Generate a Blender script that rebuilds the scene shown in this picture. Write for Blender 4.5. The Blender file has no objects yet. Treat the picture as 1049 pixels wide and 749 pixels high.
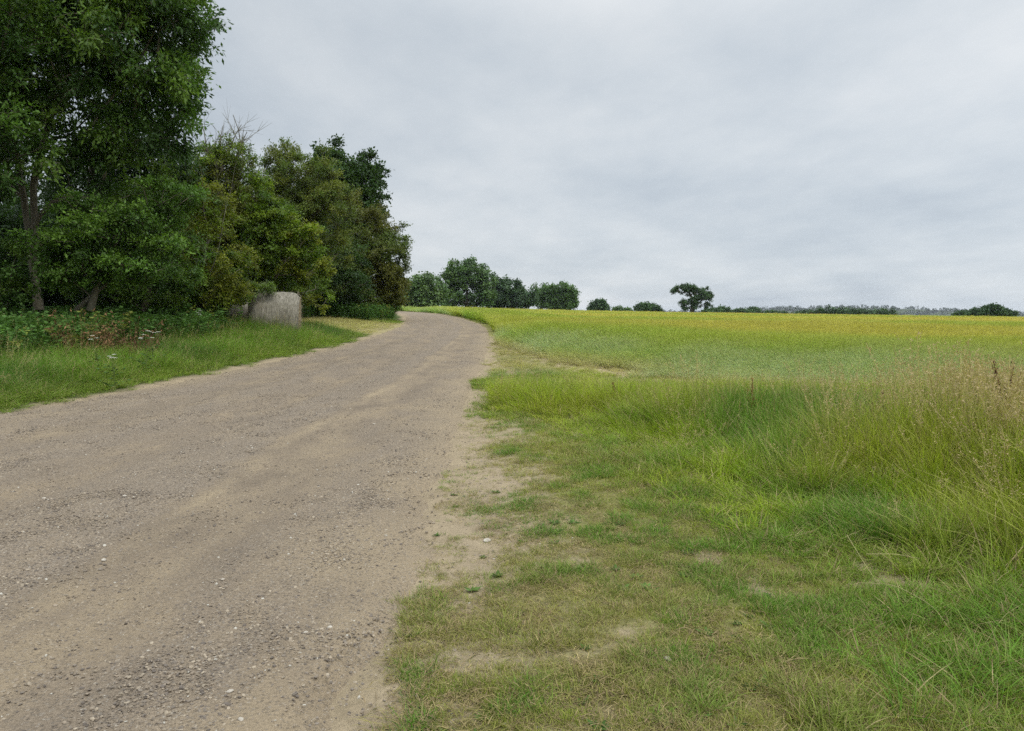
import bpy, math, random
import numpy as np
from mathutils import Matrix, Vector

rng = np.random.default_rng(11)
random.seed(5)
SC = bpy.context.scene
COL = SC.collection
D = bpy.data

# ------------------------------------------------------------------ helpers
def hash2(ix, iy, s):
    v = np.sin(ix * 127.1 + iy * 311.7 + s * 74.7) * 43758.5453
    return v - np.floor(v)

def vnoise(x, y, s=0.0):
    x = np.asarray(x, float); y = np.asarray(y, float)
    ix = np.floor(x); iy = np.floor(y)
    fx = x - ix; fy = y - iy
    fx = fx * fx * (3 - 2 * fx); fy = fy * fy * (3 - 2 * fy)
    a = hash2(ix, iy, s); b = hash2(ix + 1, iy, s)
    c = hash2(ix, iy + 1, s); d = hash2(ix + 1, iy + 1, s)
    return (a * (1 - fx) + b * fx) * (1 - fy) + (c * (1 - fx) + d * fx) * fy

def fbm(x, y, s=0.0, octv=4):
    x = np.asarray(x, float); y = np.asarray(y, float)
    t = 0.0; a = 0.5; n = 0.0
    for k in range(octv):
        t = t + a * vnoise(x + 17.3 * k, y - 9.1 * k, s + k); n += a
        x = x * 2.03; y = y * 2.03; a *= 0.5
    return t / n

def sstep(a, b, x):
    t = np.clip((np.asarray(x, float) - a) / (b - a), 0, 1)
    return t * t * (3 - 2 * t)

def lerp(a, b, t):
    t = np.asarray(t)[..., None]
    return np.asarray(a) * (1 - t) + np.asarray(b) * t

def tag(o, label=None, cat=None, group=None, kind=None):
    if label: o['label'] = label
    if cat: o['category'] = cat
    if group: o['group'] = group
    if kind: o['kind'] = kind
    return o

def empty(name, loc):
    o = D.objects.new(name, None)
    o.empty_display_size = 0.2
    o.location = loc
    COL.objects.link(o)
    return o

def mesh_np(name, V, faces, mat, parent=None, attrs=None, smooth=False, link=True, uv=None):
    """V (n,3); faces: list of int arrays (m,k)"""
    me = D.meshes.new(name)
    V = np.ascontiguousarray(V, np.float32)
    me.vertices.add(len(V)); me.vertices.foreach_set('co', V.ravel())
    loops = []; starts = []; off = 0
    for F in faces:
        F = np.asarray(F, np.int32)
        if len(F) == 0: continue
        loops.append(F.ravel())
        starts.append(off + np.arange(len(F), dtype=np.int32) * F.shape[1])
        off += F.size
    L = np.concatenate(loops); S = np.concatenate(starts)
    me.loops.add(len(L)); me.loops.foreach_set('vertex_index', L)
    me.polygons.add(len(S)); me.polygons.foreach_set('loop_start', S)
    me.polygons.foreach_set('use_smooth', np.full(len(S), smooth, dtype=bool))
    me.update(calc_edges=True)
    for k, a in (attrs or {}).items():
        a = np.asarray(a, np.float32)
        if a.ndim == 1:
            at = me.attributes.new(k, 'FLOAT', 'POINT'); at.data.foreach_set('value', a)
        else:
            if a.shape[1] == 3: a = np.concatenate([a, np.ones((len(a), 1), np.float32)], 1)
            at = me.attributes.new(k, 'FLOAT_COLOR', 'POINT'); at.data.foreach_set('color', np.ascontiguousarray(a).ravel())
    if uv is not None:
        ul = me.uv_layers.new(name='UVMap')
        ul.data.foreach_set('uv', np.ascontiguousarray(uv[L], np.float32).ravel())
    if mat: me.materials.append(mat)
    me.validate()
    o = D.objects.new(name, me)
    if link: COL.objects.link(o)
    if parent: o.parent = parent
    return o

# ------------------------------------------------------------------ camera frame
W0, H0, FPX = 1049.0, 749.0, 800.0
CAMZ = 1.6
HZ = 321.0
PITCH = math.atan((H0 / 2 - HZ) / FPX)
ROLL = math.radians(0.5)
f_ = Vector((0, math.cos(PITCH), -math.sin(PITCH)))
r0_ = Vector((1, 0, 0)); u0_ = r0_.cross(f_)
R_ = r0_ * math.cos(ROLL) + u0_ * math.sin(ROLL)
U_ = u0_ * math.cos(ROLL) - r0_ * math.sin(ROLL)

def ray(px, py):
    d = f_ * FPX + R_ * (px - W0 / 2) - U_ * (py - H0 / 2)
    return d / d.y

def wpt(px, py, Y):
    """world point seen at a photo position at distance Y ahead"""
    d = ray(px, py) * Y
    return np.array([d.x, d.y, d.z + CAMZ])

# ------------------------------------------------------------------ road + terrain
_c = np.array([(-4.5, -8, 4.1), (-4.5, 0, 4.05), (-4.35, 6, 3.8), (-4.15, 11.6, 3.45), (-3.65, 19, 2.95), (-3.3, 31, 2.5), (-3.75, 43, 2.35),
               (-4.6, 50, 2.25), (-6.7, 65, 2.2), (-9.3, 79, 2.2), (-12.3, 90, 2.2), (-17.5, 103, 2.2), (-26, 114, 2.2), (-45, 123, 2.2), (-80, 130, 2.2)])
_s = np.concatenate([[0], np.cumsum(np.hypot(np.diff(_c[:, 0]), np.diff(_c[:, 1])))])
RS = np.arange(0, _s[-1], 0.25)
_k = np.exp(-0.5 * (np.arange(-24, 25) / 9.0) ** 2); _k /= _k.sum()
def _sm(a):
    p = np.concatenate([a[0] + (a[0] - a[1:25][::-1]), a, a[-1] + (a[-1] - a[-25:-1][::-1])])
    return np.convolve(p, _k, 'valid')
RX = _sm(np.interp(RS, _s, _c[:, 0])); RY = _sm(np.interp(RS, _s, _c[:, 1])); RW = _sm(np.interp(RS, _s, _c[:, 2]))
_tx = np.gradient(RX); _ty = np.gradient(RY); _tl = np.hypot(_tx, _ty); _tx /= _tl; _ty /= _tl

def road_e(x, y):
    """distance outside the road edge (negative inside), and signed side (+ right, - left)"""
    x = np.asarray(x, float).ravel(); y = np.asarray(y, float).ravel()
    e = np.full(len(x), 999.0); side = np.ones(len(x))
    near = np.where((y < 150) & (y > -12) & (np.abs(x) < 90))[0]
    for i in range(0, len(near), 20000):
        q = near[i:i + 20000]
        d2 = (x[q, None] - RX[None, ::2]) ** 2 + (y[q, None] - RY[None, ::2]) ** 2
        j = d2.argmin(1) * 2
        e[q] = np.sqrt(d2.min(1)) - RW[j]
        side[q] = np.sign((x[q] - RX[j]) * _ty[j] - (y[q] - RY[j]) * _tx[j])
    far = e > 900
    side[far] = np.where(x[far] > -12, 1, -1)
    return e, side

_ty0 = np.arange(-200, 6100, 1.0)
_tz = np.interp(_ty0, [-200, 0, 7, 12, 17, 22, 30, 45, 60, 80, 110, 150, 250, 310, 400, 600, 1000, 1700, 6100],
                [-1, 0, 0.0, 0.04, 0.13, 0.26, 0.50, 0.90, 1.18, 1.42, 1.57, 1.6, 1.55, 1.1, -0.4, -5, -9, -11, -11])
_g = np.exp(-0.5 * (np.arange(-12, 13) / 3.5) ** 2); _g /= _g.sum()
_tz = np.convolve(np.pad(_tz, 12, mode='edge'), _g, 'valid')

def field_edge(x):
    """distance ahead at which the barley begins, for a given x"""
    return np.interp(x, [-12, -6, -2, -0.2, 1.2, 4.5, 10, 16, 40], [96, 72, 38, 27, 20.5, 15.8, 13.2, 11.5, 5])

def height0(x, y):
    z = np.interp(y, _ty0, _tz)
    b = np.interp(x, [-400, -60, -28, 0, 22, 62, 113, 157, 300, 900], [1.2, 1.6, 1.5, 1.0, .55, -.1, -1.5, -2.5, -4.0, -5])
    z = z + b * sstep(60, 220, y) * (1 - sstep(300, 600, y))
    # the field lies a little lower than the track, so that the crop does not hide the skyline
    off = np.where(y < 108, x - np.interp(y, RY[RY < 110], (RX + RW)[RY < 110]), 30)
    return z - .66 * sstep(28, 62, y) * sstep(.2, 7, off) * (1 - sstep(300, 600, y))

def height(x, y, e=None, side=None):
    x = np.asarray(x, float); y = np.asarray(y, float)
    if e is None: e, side = road_e(x, y); e = e.reshape(x.shape); side = side.reshape(x.shape)
    z = height0(x, y)
    left = (side < 0) & (y < 140)
    z = z + np.where(left, 0.28 * sstep(0.0, 4.5, e) * sstep(2, 8, y + 4), 0.07 * sstep(0, 1.0, e) * (e < 900))
    nearw = np.exp(-np.hypot(x, y) / 120.0)
    z = z + nearw * (0.05 * (fbm(x * .45, y * .45, 3) - .5) + 0.03 * (fbm(x * 2.1, y * 2.1, 4) - .5)) * sstep(-0.2, 0.4, e)
    return z

def gz(x, y):
    return float(height(np.array([x]), np.array([y]))[0])

def on_ground(px, py):
    d = ray(px, py); lo = 2.0
    for i in range(1, 6000):
        Y = 2.0 * 1.0012 ** i
        if CAMZ + d.z * Y < gz_fast(d.x * Y, Y): return d.x * Y, Y
    return d.x * 240, 240
def gz_fast(x, y):
    return float(height0(np.array([x]), np.array([y]))[0])

# ------------------------------------------------------------------ materials
def new_mat(name):
    m = D.materials.new(name); m.use_nodes = True
    m.node_tree.nodes.clear()
    return m, m.node_tree.nodes, m.node_tree.links

def N(nodes, t, **kw):
    n = nodes.new(t)
    for k, v in kw.items():
        if k.startswith('i_'):
            key = k[2:]
            n.inputs[int(key) if key.isdigit() else key].default_value = v
        else: setattr(n, k, v)
    return n

def math_n(nodes, links, op, a, b=None, c=None):
    n = nodes.new('ShaderNodeMath'); n.operation = op
    for i, v in enumerate((a, b, c)):
        if v is None: continue
        if hasattr(v, 'node'): links.new(v, n.inputs[i])
        else: n.inputs[i].default_value = v
    return n.outputs[0]

def mixc(nodes, links, fac, a, b, mode='MIX'):
    n = nodes.new('ShaderNodeMix'); n.data_type = 'RGBA'; n.blend_type = mode
    for sock, v in ((n.inputs[0], fac), (n.inputs[6], a), (n.inputs[7], b)):
        if hasattr(v, 'node'): links.new(v, sock)
        else: sock.default_value = v if not isinstance(v, tuple) or len(v) == 4 else (*v, 1)
    return n.outputs[2]

def noise_n(nodes, links, vec, scale, detail=4, rough=.55, out='Fac'):
    n = nodes.new('ShaderNodeTexNoise')
    n.inputs['Scale'].default_value = scale; n.inputs['Detail'].default_value = detail; n.inputs['Roughness'].default_value = rough
    if vec is not None: links.new(vec, n.inputs['Vector'])
    return n.outputs[out]

def ramp_n(nodes, links, fac, stops):
    n = nodes.new('ShaderNodeValToRGB'); els = n.color_ramp.elements
    while len(els) > 1: els.remove(els[-1])
    els[0].position = stops[0][0]; els[0].color = (*stops[0][1], 1)
    for p, c in stops[1:]:
        e = els.new(p); e.color = (*c, 1)
    links.new(fac, n.inputs[0])
    return n.outputs[0]

def plant_surface(m, nodes, links, col, trans=0.3, rough=0.55, spec=0.25, tgain=(1.15, 1.25, .6)):
    p = N(nodes, 'ShaderNodeBsdfPrincipled'); p.inputs['Roughness'].default_value = rough
    p.inputs['Specular IOR Level'].default_value = spec
    links.new(col, p.inputs['Base Color'])
    t = N(nodes, 'ShaderNodeBsdfTranslucent')
    links.new(mixc(nodes, links, 1.0, col, (*tgain, 1), 'MULTIPLY'), t.inputs['Color'])
    mx = N(nodes, 'ShaderNodeMixShader'); mx.inputs[0].default_value = trans
    links.new(p.outputs[0], mx.inputs[1]); links.new(t.outputs[0], mx.inputs[2])
    o = N(nodes, 'ShaderNodeOutputMaterial'); links.new(mx.outputs[0], o.inputs['Surface'])

def mat_leaf(name, trans=0.36, spec=0.3):
    m, n, l = new_mat(name)
    a = N(n, 'ShaderNodeAttribute', attribute_name='tint')
    plant_surface(m, n, l, a.outputs['Color'], trans, 0.5, spec)
    return m

def mat_grass(name, straw=(0.36, 0.28, 0.15), trans=0.3, var=.7):
    m, n, l = new_mat(name)
    a = N(n, 'ShaderNodeAttribute', attribute_name='tint', attribute_type='INSTANCER')
    bv = N(n, 'ShaderNodeAttribute', attribute_name='bv')
    dry = N(n, 'ShaderNodeAttribute', attribute_name='dry')
    f = math_n(n, l, 'MULTIPLY_ADD', bv.outputs['Fac'], var, 1 - var / 2)
    c = mixc(n, l, 1.0, a.outputs['Color'], f, 'MULTIPLY')
    s = mixc(n, l, 1.0, (*straw, 1), f, 'MULTIPLY')
    c = mixc(n, l, dry.outputs['Fac'], c, s)
    plant_surface(m, n, l, c, trans, 0.65, 0.06)
    return m

def mat_bark(name, c1, c2, scale=6):
    m, n, l = new_mat(name)
    tc = N(n, 'ShaderNodeTexCoord')
    mp = N(n, 'ShaderNodeMapping'); mp.inputs['Scale'].default_value = (1, 1, .22); l.new(tc.outputs['Object'], mp.inputs[0])
    f = noise_n(n, l, mp.outputs[0], scale * 2.5, 6, .65)
    f2 = noise_n(n, l, tc.outputs['Object'], scale * .4, 3)
    col = ramp_n(n, l, f, [(.3, c1), (.7, c2)])
    col = mixc(n, l, math_n(n, l, 'MULTIPLY', f2, .5), col, (.07, .08, .045, 1))
    p = N(n, 'ShaderNodeBsdfPrincipled'); p.inputs['Roughness'].default_value = .9; p.inputs['Specular IOR Level'].default_value = .15
    l.new(col, p.inputs['Base Color'])
    b = N(n, 'ShaderNodeBump'); b.inputs['Strength'].default_value = .8; b.inputs['Distance'].default_value = .03
    l.new(f, b.inputs['Height']); l.new(b.outputs[0], p.inputs['Normal'])
    o = N(n, 'ShaderNodeOutputMaterial'); l.new(p.outputs[0], o.inputs['Surface'])
    return m

M_LEAF = mat_leaf('leaf', .36, .2)
M_LEAF_FAR = mat_leaf('distant_leaf', .2, .2)
M_GRASS = mat_grass('grass_blade')
M_BARLEY = mat_grass('barley_stalk', straw=(0.40, 0.36, 0.12), var=.4)
M_WEED = mat_grass('weed_leaf')
M_BARK = mat_bark('bark', (.055, .045, .032), (.16, .135, .10))
M_BARK_DARK = mat_bark('dark_bark', (.035, .03, .022), (.09, .075, .055))
M_TWIG = mat_bark('bare_twig', (.13, .115, .09), (.24, .22, .18))

def mat_plain(name, tintattr=True):
    m, n, l = new_mat(name)
    a = N(n, 'ShaderNodeAttribute', attribute_name='tint')
    tc = N(n, 'ShaderNodeTexCoord')
    f = noise_n(n, l, tc.outputs['Object'], 9, 4)
    c = mixc(n, l, 1.0, a.outputs['Color'], math_n(n, l, 'MULTIPLY_ADD', f, .8, .6), 'MULTIPLY')
    plant_surface(m, n, l, c, .12, .8, .1, (1, 1, .9))
    return m
M_DRY = mat_plain('dry_stem')

def mat_ground():
    m, n, l = new_mat('ground_soil_and_turf')
    a = N(n, 'ShaderNodeAttribute', attribute_name='col')
    g = N(n, 'ShaderNodeNewGeometry')
    f1 = noise_n(n, l, g.outputs['Position'], 3.0, 8, .65)
    f2 = noise_n(n, l, g.outputs['Position'], 40.0, 4, .7)
    f3 = noise_n(n, l, g.outputs['Position'], 220.0, 2, .7)
    s = math_n(n, l, 'MULTIPLY_ADD', f1, .5, math_n(n, l, 'MULTIPLY_ADD', f2, .5, math_n(n, l, 'MULTIPLY', f3, .5)))
    s = math_n(n, l, 'MULTIPLY_ADD', s, 1.3, .03)
    c = mixc(n, l, 1.0, a.outputs['Color'], s, 'MULTIPLY')
    p = N(n, 'ShaderNodeBsdfPrincipled'); p.inputs['Roughness'].default_value = .95; p.inputs['Specular IOR Level'].default_value = .03
    l.new(c, p.inputs['Base Color'])
    b = N(n, 'ShaderNodeBump'); b.inputs['Strength'].default_value = .7; b.inputs['Distance'].default_value = .02
    l.new(math_n(n, l, 'ADD', f2, math_n(n, l, 'MULTIPLY', f3, .5)), b.inputs['Height']); l.new(b.outputs[0], p.inputs['Normal'])
    o = N(n, 'ShaderNodeOutputMaterial'); l.new(p.outputs[0], o.inputs['Surface'])
    return m

def mat_road():
    m, n, l = new_mat('gravel_track')
    uv = N(n, 'ShaderNodeUVMap', uv_map='UVMap')
    sep = N(n, 'ShaderNodeSeparateXYZ'); l.new(uv.outputs[0], sep.inputs[0])
    g = N(n, 'ShaderNodeNewGeometry')
    mp = N(n, 'ShaderNodeMapping'); mp.inputs['Scale'].default_value = (1.0, .07, 1); l.new(uv.outputs[0], mp.inputs[0])
    streak = noise_n(n, l, mp.outputs[0], 2.1, 5, .62)
    mp2 = N(n, 'ShaderNodeMapping'); mp2.inputs['Scale'].default_value = (1.0, .4, 1); l.new(uv.outputs[0], mp2.inputs[0])
    patch = noise_n(n, l, mp2.outputs[0], 1.6, 8, .68)
    gr = noise_n(n, l, g.outputs['Position'], 55.0, 4, .75)
    gr2 = noise_n(n, l, g.outputs['Position'], 190.0, 3, .75)
    vor = N(n, 'ShaderNodeTexVoronoi'); vor.inputs['Scale'].default_value = 62.0; l.new(g.outputs['Position'], vor.inputs['Vector'])
    vor2 = N(n, 'ShaderNodeTexVoronoi'); vor2.inputs['Scale'].default_value = 120.0; l.new(g.outputs['Position'], vor2.inputs['Vector'])
    dirt = ramp_n(n, l, patch, [(.30, (.155, .123, .090)), (.5, (.212, .167, .118)), (.70, (.27, .21, .138))])
    gravel = ramp_n(n, l, gr, [(.3, (.115, .092, .069)), (.5, (.222, .180, .136)), (.72, (.36, .30, .232))])
    # streaks that run along the track: loose grey gravel between smooth compacted wheel lines
    lat = N(n, 'ShaderNodeAttribute', attribute_name='band')
    fac = math_n(n, l, 'MULTIPLY_ADD', streak, 1.8, -.9)
    fac = math_n(n, l, 'ADD', fac, math_n(n, l, 'MULTIPLY_ADD', patch, -1.6, .8))
    fac = math_n(n, l, 'ADD', fac, lat.outputs['Fac'])
    cl = N(n, 'ShaderNodeClamp'); l.new(fac, cl.inputs[0])
    fac2 = math_n(n, l, 'MULTIPLY', cl.outputs[0], .72)
    ed = N(n, 'ShaderNodeAttribute', attribute_name='edge')
    fac2 = math_n(n, l, 'MULTIPLY', fac2, math_n(n, l, 'MULTIPLY_ADD', ed.outputs['Fac'], -.85, 1.0))
    dirt = mixc(n, l, math_n(n, l, 'MULTIPLY', ed.outputs['Fac'], .8), dirt, (.28, .22, .145, 1))
    rid = N(n, 'ShaderNodeAttribute', attribute_name='ridge')
    dirt = mixc(n, l, math_n(n, l, 'MULTIPLY', rid.outputs['Fac'], math_n(n, l, 'MULTIPLY_ADD', patch, 2.2, -.72)), dirt, (.335, .265, .17, 1))
    c = mixc(n, l, fac2, dirt, gravel)
    # single little stones, by cell colour
    scol = N(n, 'ShaderNodeSeparateColor'); l.new(vor.outputs['Color'], scol.inputs[0])
    st = math_n(n, l, 'GREATER_THAN', scol.outputs[0], .45)
    inner = math_n(n, l, 'LESS_THAN', vor.outputs['Distance'], .42)
    stf = math_n(n, l, 'MULTIPLY', math_n(n, l, 'MULTIPLY', st, inner), math_n(n, l, 'MULTIPLY_ADD', cl.outputs[0], .45, .45))
    c = mixc(n, l, stf, c, ramp_n(n, l, scol.outputs[1], [(.0, (.07, .06, .05)), (.45, (.15, .128, .105)), (.75, (.22, .19, .155)), (1, (.38, .34, .28))]))
    c = mixc(n, l, 1.0, c, math_n(n, l, 'MULTIPLY_ADD', math_n(n, l, 'ADD', gr2, gr), 1.1, -.02), 'MULTIPLY')
    p = N(n, 'ShaderNodeBsdfPrincipled'); p.inputs['Roughness'].default_value = .95; p.inputs['Specular IOR Level'].default_value = .04
    l.new(c, p.inputs['Base Color'])
    hgt = math_n(n, l, 'ADD', math_n(n, l, 'MULTIPLY', gr, 1.0), math_n(n, l, 'MULTIPLY', gr2, .4))
    hgt = math_n(n, l, 'ADD', hgt, math_n(n, l, 'MULTIPLY', vor2.outputs['Distance'], -.35))
    hgt = math_n(n, l, 'ADD', hgt, math_n(n, l, 'MULTIPLY', stf, .5))
    b = N(n, 'ShaderNodeBump'); b.inputs['Strength'].default_value = .8; b.inputs['Distance'].default_value = .018
    l.new(hgt, b.inputs['Height']); l.new(b.outputs[0], p.inputs['Normal'])
    o = N(n, 'ShaderNodeOutputMaterial'); l.new(p.outputs[0], o.inputs['Surface'])
    return m

def mat_stone():
    m, n, l = new_mat('stone')
    a = N(n, 'ShaderNodeAttribute', attribute_name='tint', attribute_type='INSTANCER')
    tc = N(n, 'ShaderNodeTexCoord')
    f = noise_n(n, l, tc.outputs['Object'], 3, 5, .7)
    c = mixc(n, l, 1.0, a.outputs['Color'], math_n(n, l, 'MULTIPLY_ADD', f, .8, .6), 'MULTIPLY')
    p = N(n, 'ShaderNodeBsdfPrincipled'); p.inputs['Roughness'].default_value = .85; p.inputs['Specular IOR Level'].default_value = .2
    l.new(c, p.inputs['Base Color'])
    o = N(n, 'ShaderNodeOutputMaterial'); l.new(p.outputs[0], o.inputs['Surface'])
    return m
M_STONE = mat_stone()

def mat_pale_stone():
    m, n, l = new_mat('pale_stone')
    tc = N(n, 'ShaderNodeTexCoord')
    f = noise_n(n, l, tc.outputs['Object'], 40, 5, .7)
    c = ramp_n(n, l, f, [(.3, (.26, .22, .17)), (.7, (.50, .46, .39))])
    p = N(n, 'ShaderNodeBsdfPrincipled'); p.inputs['Roughness'].default_value = .8; p.inputs['Specular IOR Level'].default_value = .25
    l.new(c, p.inputs['Base Color'])
    o = N(n, 'ShaderNodeOutputMaterial'); l.new(p.outputs[0], o.inputs['Surface'])
    return m

# ------------------------------------------------------------------ instanced ground cover ("stuff")
def scatter_group():
    ng = D.node_groups.new('scatter', 'GeometryNodeTree')
    ng.interface.new_socket('Geometry', in_out='INPUT', socket_type='NodeSocketGeometry')
    ng.interface.new_socket('Source', in_out='INPUT', socket_type='NodeSocketCollection')
    ng.interface.new_socket('Geometry', in_out='OUTPUT', socket_type='NodeSocketGeometry')
    n, l = ng.nodes, ng.links
    gi = n.new('NodeGroupInput'); go = n.new('NodeGroupOutput')
    ci = n.new('GeometryNodeCollectionInfo'); ci.inputs['Separate Children'].default_value = True; ci.inputs['Reset Children'].default_value = True
    l.new(gi.outputs['Source'], ci.inputs['Collection'])
    ip = n.new('GeometryNodeInstanceOnPoints'); ip.inputs['Pick Instance'].default_value = True
    l.new(gi.outputs['Geometry'], ip.inputs['Points']); l.new(ci.outputs[0], ip.inputs['Instance'])
    def att(nm, ty):
        a = n.new('GeometryNodeInputNamedAttribute'); a.data_type = ty; a.inputs['Name'].default_value = nm
        return a.outputs['Attribute']
    l.new(att('idx', 'INT'), ip.inputs['Instance Index'])
    er = n.new('FunctionNodeEulerToRotation'); l.new(att('rot', 'FLOAT_VECTOR'), er.inputs[0]); l.new(er.outputs[0], ip.inputs['Rotation'])
    l.new(att('scl', 'FLOAT_VECTOR'), ip.inputs['Scale'])
    l.new(ip.outputs[0], go.inputs[0])
    return ng
SCATTER = scatter_group()

def scatter(name, P, rot, scl, idx, tint, protos, label, cat):
    src = D.collections.new(name + '_source')
    for o in protos: src.objects.link(o)
    me = D.meshes.new(name); n = len(P)
    me.vertices.add(n); me.vertices.foreach_set('co', np.ascontiguousarray(P, np.float32).ravel())
    a = me.attributes.new('rot', 'FLOAT_VECTOR', 'POINT'); a.data.foreach_set('vector', np.ascontiguousarray(rot, np.float32).ravel())
    if scl.ndim == 1: scl = np.stack([scl] * 3, 1)
    a = me.attributes.new('scl', 'FLOAT_VECTOR', 'POINT'); a.data.foreach_set('vector', np.ascontiguousarray(scl, np.float32).ravel())
    a = me.attributes.new('idx', 'INT', 'POINT'); a.data.foreach_set('value', np.ascontiguousarray(idx, np.int32))
    t4 = np.concatenate([tint, np.ones((n, 1))], 1)
    a = me.attributes.new('tint', 'FLOAT_COLOR', 'POINT'); a.data.foreach_set('color', np.ascontiguousarray(t4, np.float32).ravel())
    o = D.objects.new(name, me); COL.objects.link(o)
    md = o.modifiers.new('scatter', 'NODES'); md.node_group = SCATTER
    for it in SCATTER.interface.items_tree:
        if it.item_type == 'SOCKET' and it.in_out == 'INPUT' and it.name == 'Source': md[it.identifier] = src
    tag(o, label, cat, kind='stuff')
    return o

class Rib:
    """collects ribbons and leaflets for one plant or clump"""
    def __init__(s): s.v = []; s.f = []; s.t = []; s.bv = []; s.dry = []; s.tint = []
    def ribbon(s, pts, w, bv=.5, dry=0.0, side=None, tint=(1, 1, 1), taper=True):
        pts = np.asarray(pts, float); n = len(pts)
        d = pts[-1] - pts[0]
        if side is None:
            a = random.uniform(0, 6.283); side = np.array([math.cos(a), math.sin(a), 0])
        side = side / (np.linalg.norm(side) + 1e-9)
        i0 = len(s.v)
        for k in range(n):
            t = k / (n - 1)
            ww = w * (1 - t ** 2.0 * .92) if taper else w
            dd = dry if not callable(dry) else dry(t)
            for sg in (-.5, .5):
                s.v.append(pts[k] + side * ww * sg); s.bv.append(bv); s.dry.append(dd); s.tint.append(tint)
        for k in range(n - 1):
            a = i0 + 2 * k; s.f.append((a, a + 1, a + 3, a + 2))
    def leaf(s, p, d, L, W, bv=.5, dry=0.0, tint=(1, 1, 1), n=None):
        d = np.asarray(d, float); d /= np.linalg.norm(d) + 1e-9
        if n is None: n = np.random.default_rng(len(s.v)).normal(size=3) * .6 + np.array([0, 0, 1.0])
        sd = np.cross(d, n); sd /= np.linalg.norm(sd) + 1e-9
        nn = np.cross(sd, d)
        i0 = len(s.v)
        p = np.asarray(p, float)
        for q in (p, p + d * L * .45 + sd * W * .5 - nn * W * .12, p + d * L - nn * L * .1, p + d * L * .45 - sd * W * .5 - nn * W * .12):
            s.v.append(q); s.bv.append(bv); s.dry.append(dry); s.tint.append(tint)
        s.f.append((i0, i0 + 1, i0 + 2, i0 + 3))
    def build(s, name, mat, parent=None, link=True):
        return mesh_np(name, np.array(s.v), [np.array(s.f)], mat, parent,
                       {'bv': np.array(s.bv), 'dry': np.array(s.dry), 'tint': np.array(s.tint)}, link=link)

def curve_pts(p, h, az, lean, bend, segs):
    out = []
    for k in range(segs + 1):
        t = k / segs
        r = h * (lean * t + bend * t * t)
        out.append((p[0] + math.cos(az) * r, p[1] + math.sin(az) * r, p[2] + h * t * (1 - .35 * bend * t)))
    return out

def grass_clump(n, rad, h0, h1, w, lean, bend, dry_p=.06, segs=3, panicle=0, ear=False, wig=0):
    R = Rib()
    for i in range(n):
        a = random.uniform(0, 6.283); r = rad * math.sqrt(random.random())
        p = (math.cos(a) * r, math.sin(a) * r, -.01)
        h = random.uniform(h0, h1) * (1.0 if random.random() < .8 else .65)
        az = a + random.gauss(0, 1.0)
        dry = 1.0 if random.random() < dry_p else 0.0
        tipdry = random.random() < .35
        dd = dry if dry else ((lambda t: .75 * max(0, t - .6) / .4) if tipdry else 0.0)
        le = abs(random.gauss(lean, lean * .6)); be = abs(random.gauss(bend, bend * .6))
        pts = curve_pts(p, h, az, le, be, segs)
        bv = random.random()
        if ear:
            R.ribbon(pts, w, bv, 0.0, taper=False)
            tip = np.array(pts[-1]); d = tip - np.array(pts[-2]); d /= np.linalg.norm(d)
            d = d + np.array([math.cos(az), math.sin(az), -.1]) * random.uniform(.1, .5); d /= np.linalg.norm(d)
            R.leaf(tip, d, random.uniform(.08, .11), .016, bv, .35, n=np.array([math.cos(az + 1.6), math.sin(az + 1.6), .2]))
            for q in range(3):
                dv = d + np.random.default_rng(i * 7 + q).normal(size=3) * .16
                R.ribbon([tip + d * .03, tip + d * .03 + dv * .13], .004, bv, .45)
            for q in range(2):
                k = random.choice([1, 2]); a2 = random.uniform(0, 6.28)
                R.ribbon(curve_pts(pts[k], random.uniform(.10, .2), a2, .5, .6, 2), w * 1.8, random.random(), 0.0)
        else:
            R.ribbon(pts, w * random.uniform(.7, 1.25), bv, dd, side=np.array([-math.sin(az), math.cos(az), 0]) + np.random.default_rng(i).normal(size=3) * .4)
    for i in range(panicle):
        a = random.uniform(0, 6.283); r = rad * math.sqrt(random.random())
        p = (math.cos(a) * r, math.sin(a) * r, -.01)
        h = random.uniform(h1 * 1.0, h1 * 1.25); az = random.uniform(0, 6.283)
        pts = curve_pts(p, h, az, random.uniform(.03, .15), random.uniform(.02, .2), 4)
        bv = random.uniform(.3, 1)
        R.ribbon(pts, .0042, bv, lambda t: .15 + .7 * t * t, taper=False)
        P = np.array(pts)
        for q in range(16):
            t = random.uniform(.74, 1.0); j = min(int(t * 4), 3); c = P[j] + (P[j + 1] - P[j]) * (t * 4 - j)
            sp = .055 * (1.15 - t) / .4
            dv = np.array([random.gauss(0, .6), random.gauss(0, .6), random.uniform(.3, 1)])
            R.leaf(c + dv * sp * .4, dv, random.uniform(.016, .036), .010, random.uniform(.3, 1), 1.0)
    return R

def weed_clump(n, rad, h0, h1, leafL, leafW, dry=0.0):
    R = Rib()
    for i in range(n):
        a = random.uniform(0, 6.283); r = rad * math.sqrt(random.random())
        h = random.uniform(h0, h1)
        pts = curve_pts((math.cos(a) * r, math.sin(a) * r, -.01), h, a, random.uniform(0, .3), random.uniform(0, .2), 4)
        R.ribbon(pts, .007, .4, dry * .6, taper=False)
        P = np.array(pts)
        for q in range(int(h / .055)):
            t = random.uniform(.2, 1); j = min(int(t * 4), 3); c = P[j] + (P[j + 1] - P[j]) * (t * 4 - j)
            az = random.uniform(0, 6.283)
            R.leaf(c, (math.cos(az), math.sin(az), random.uniform(-.3, .5)), leafL * random.uniform(.6, 1.2), leafW * random.uniform(.7, 1.2), random.random(), dry)
    return R

def protos(prefix, mat, makers):
    return [mk().build('%s_%02d' % (prefix, i), mat, link=False) for i, mk in enumerate(makers)]

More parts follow.
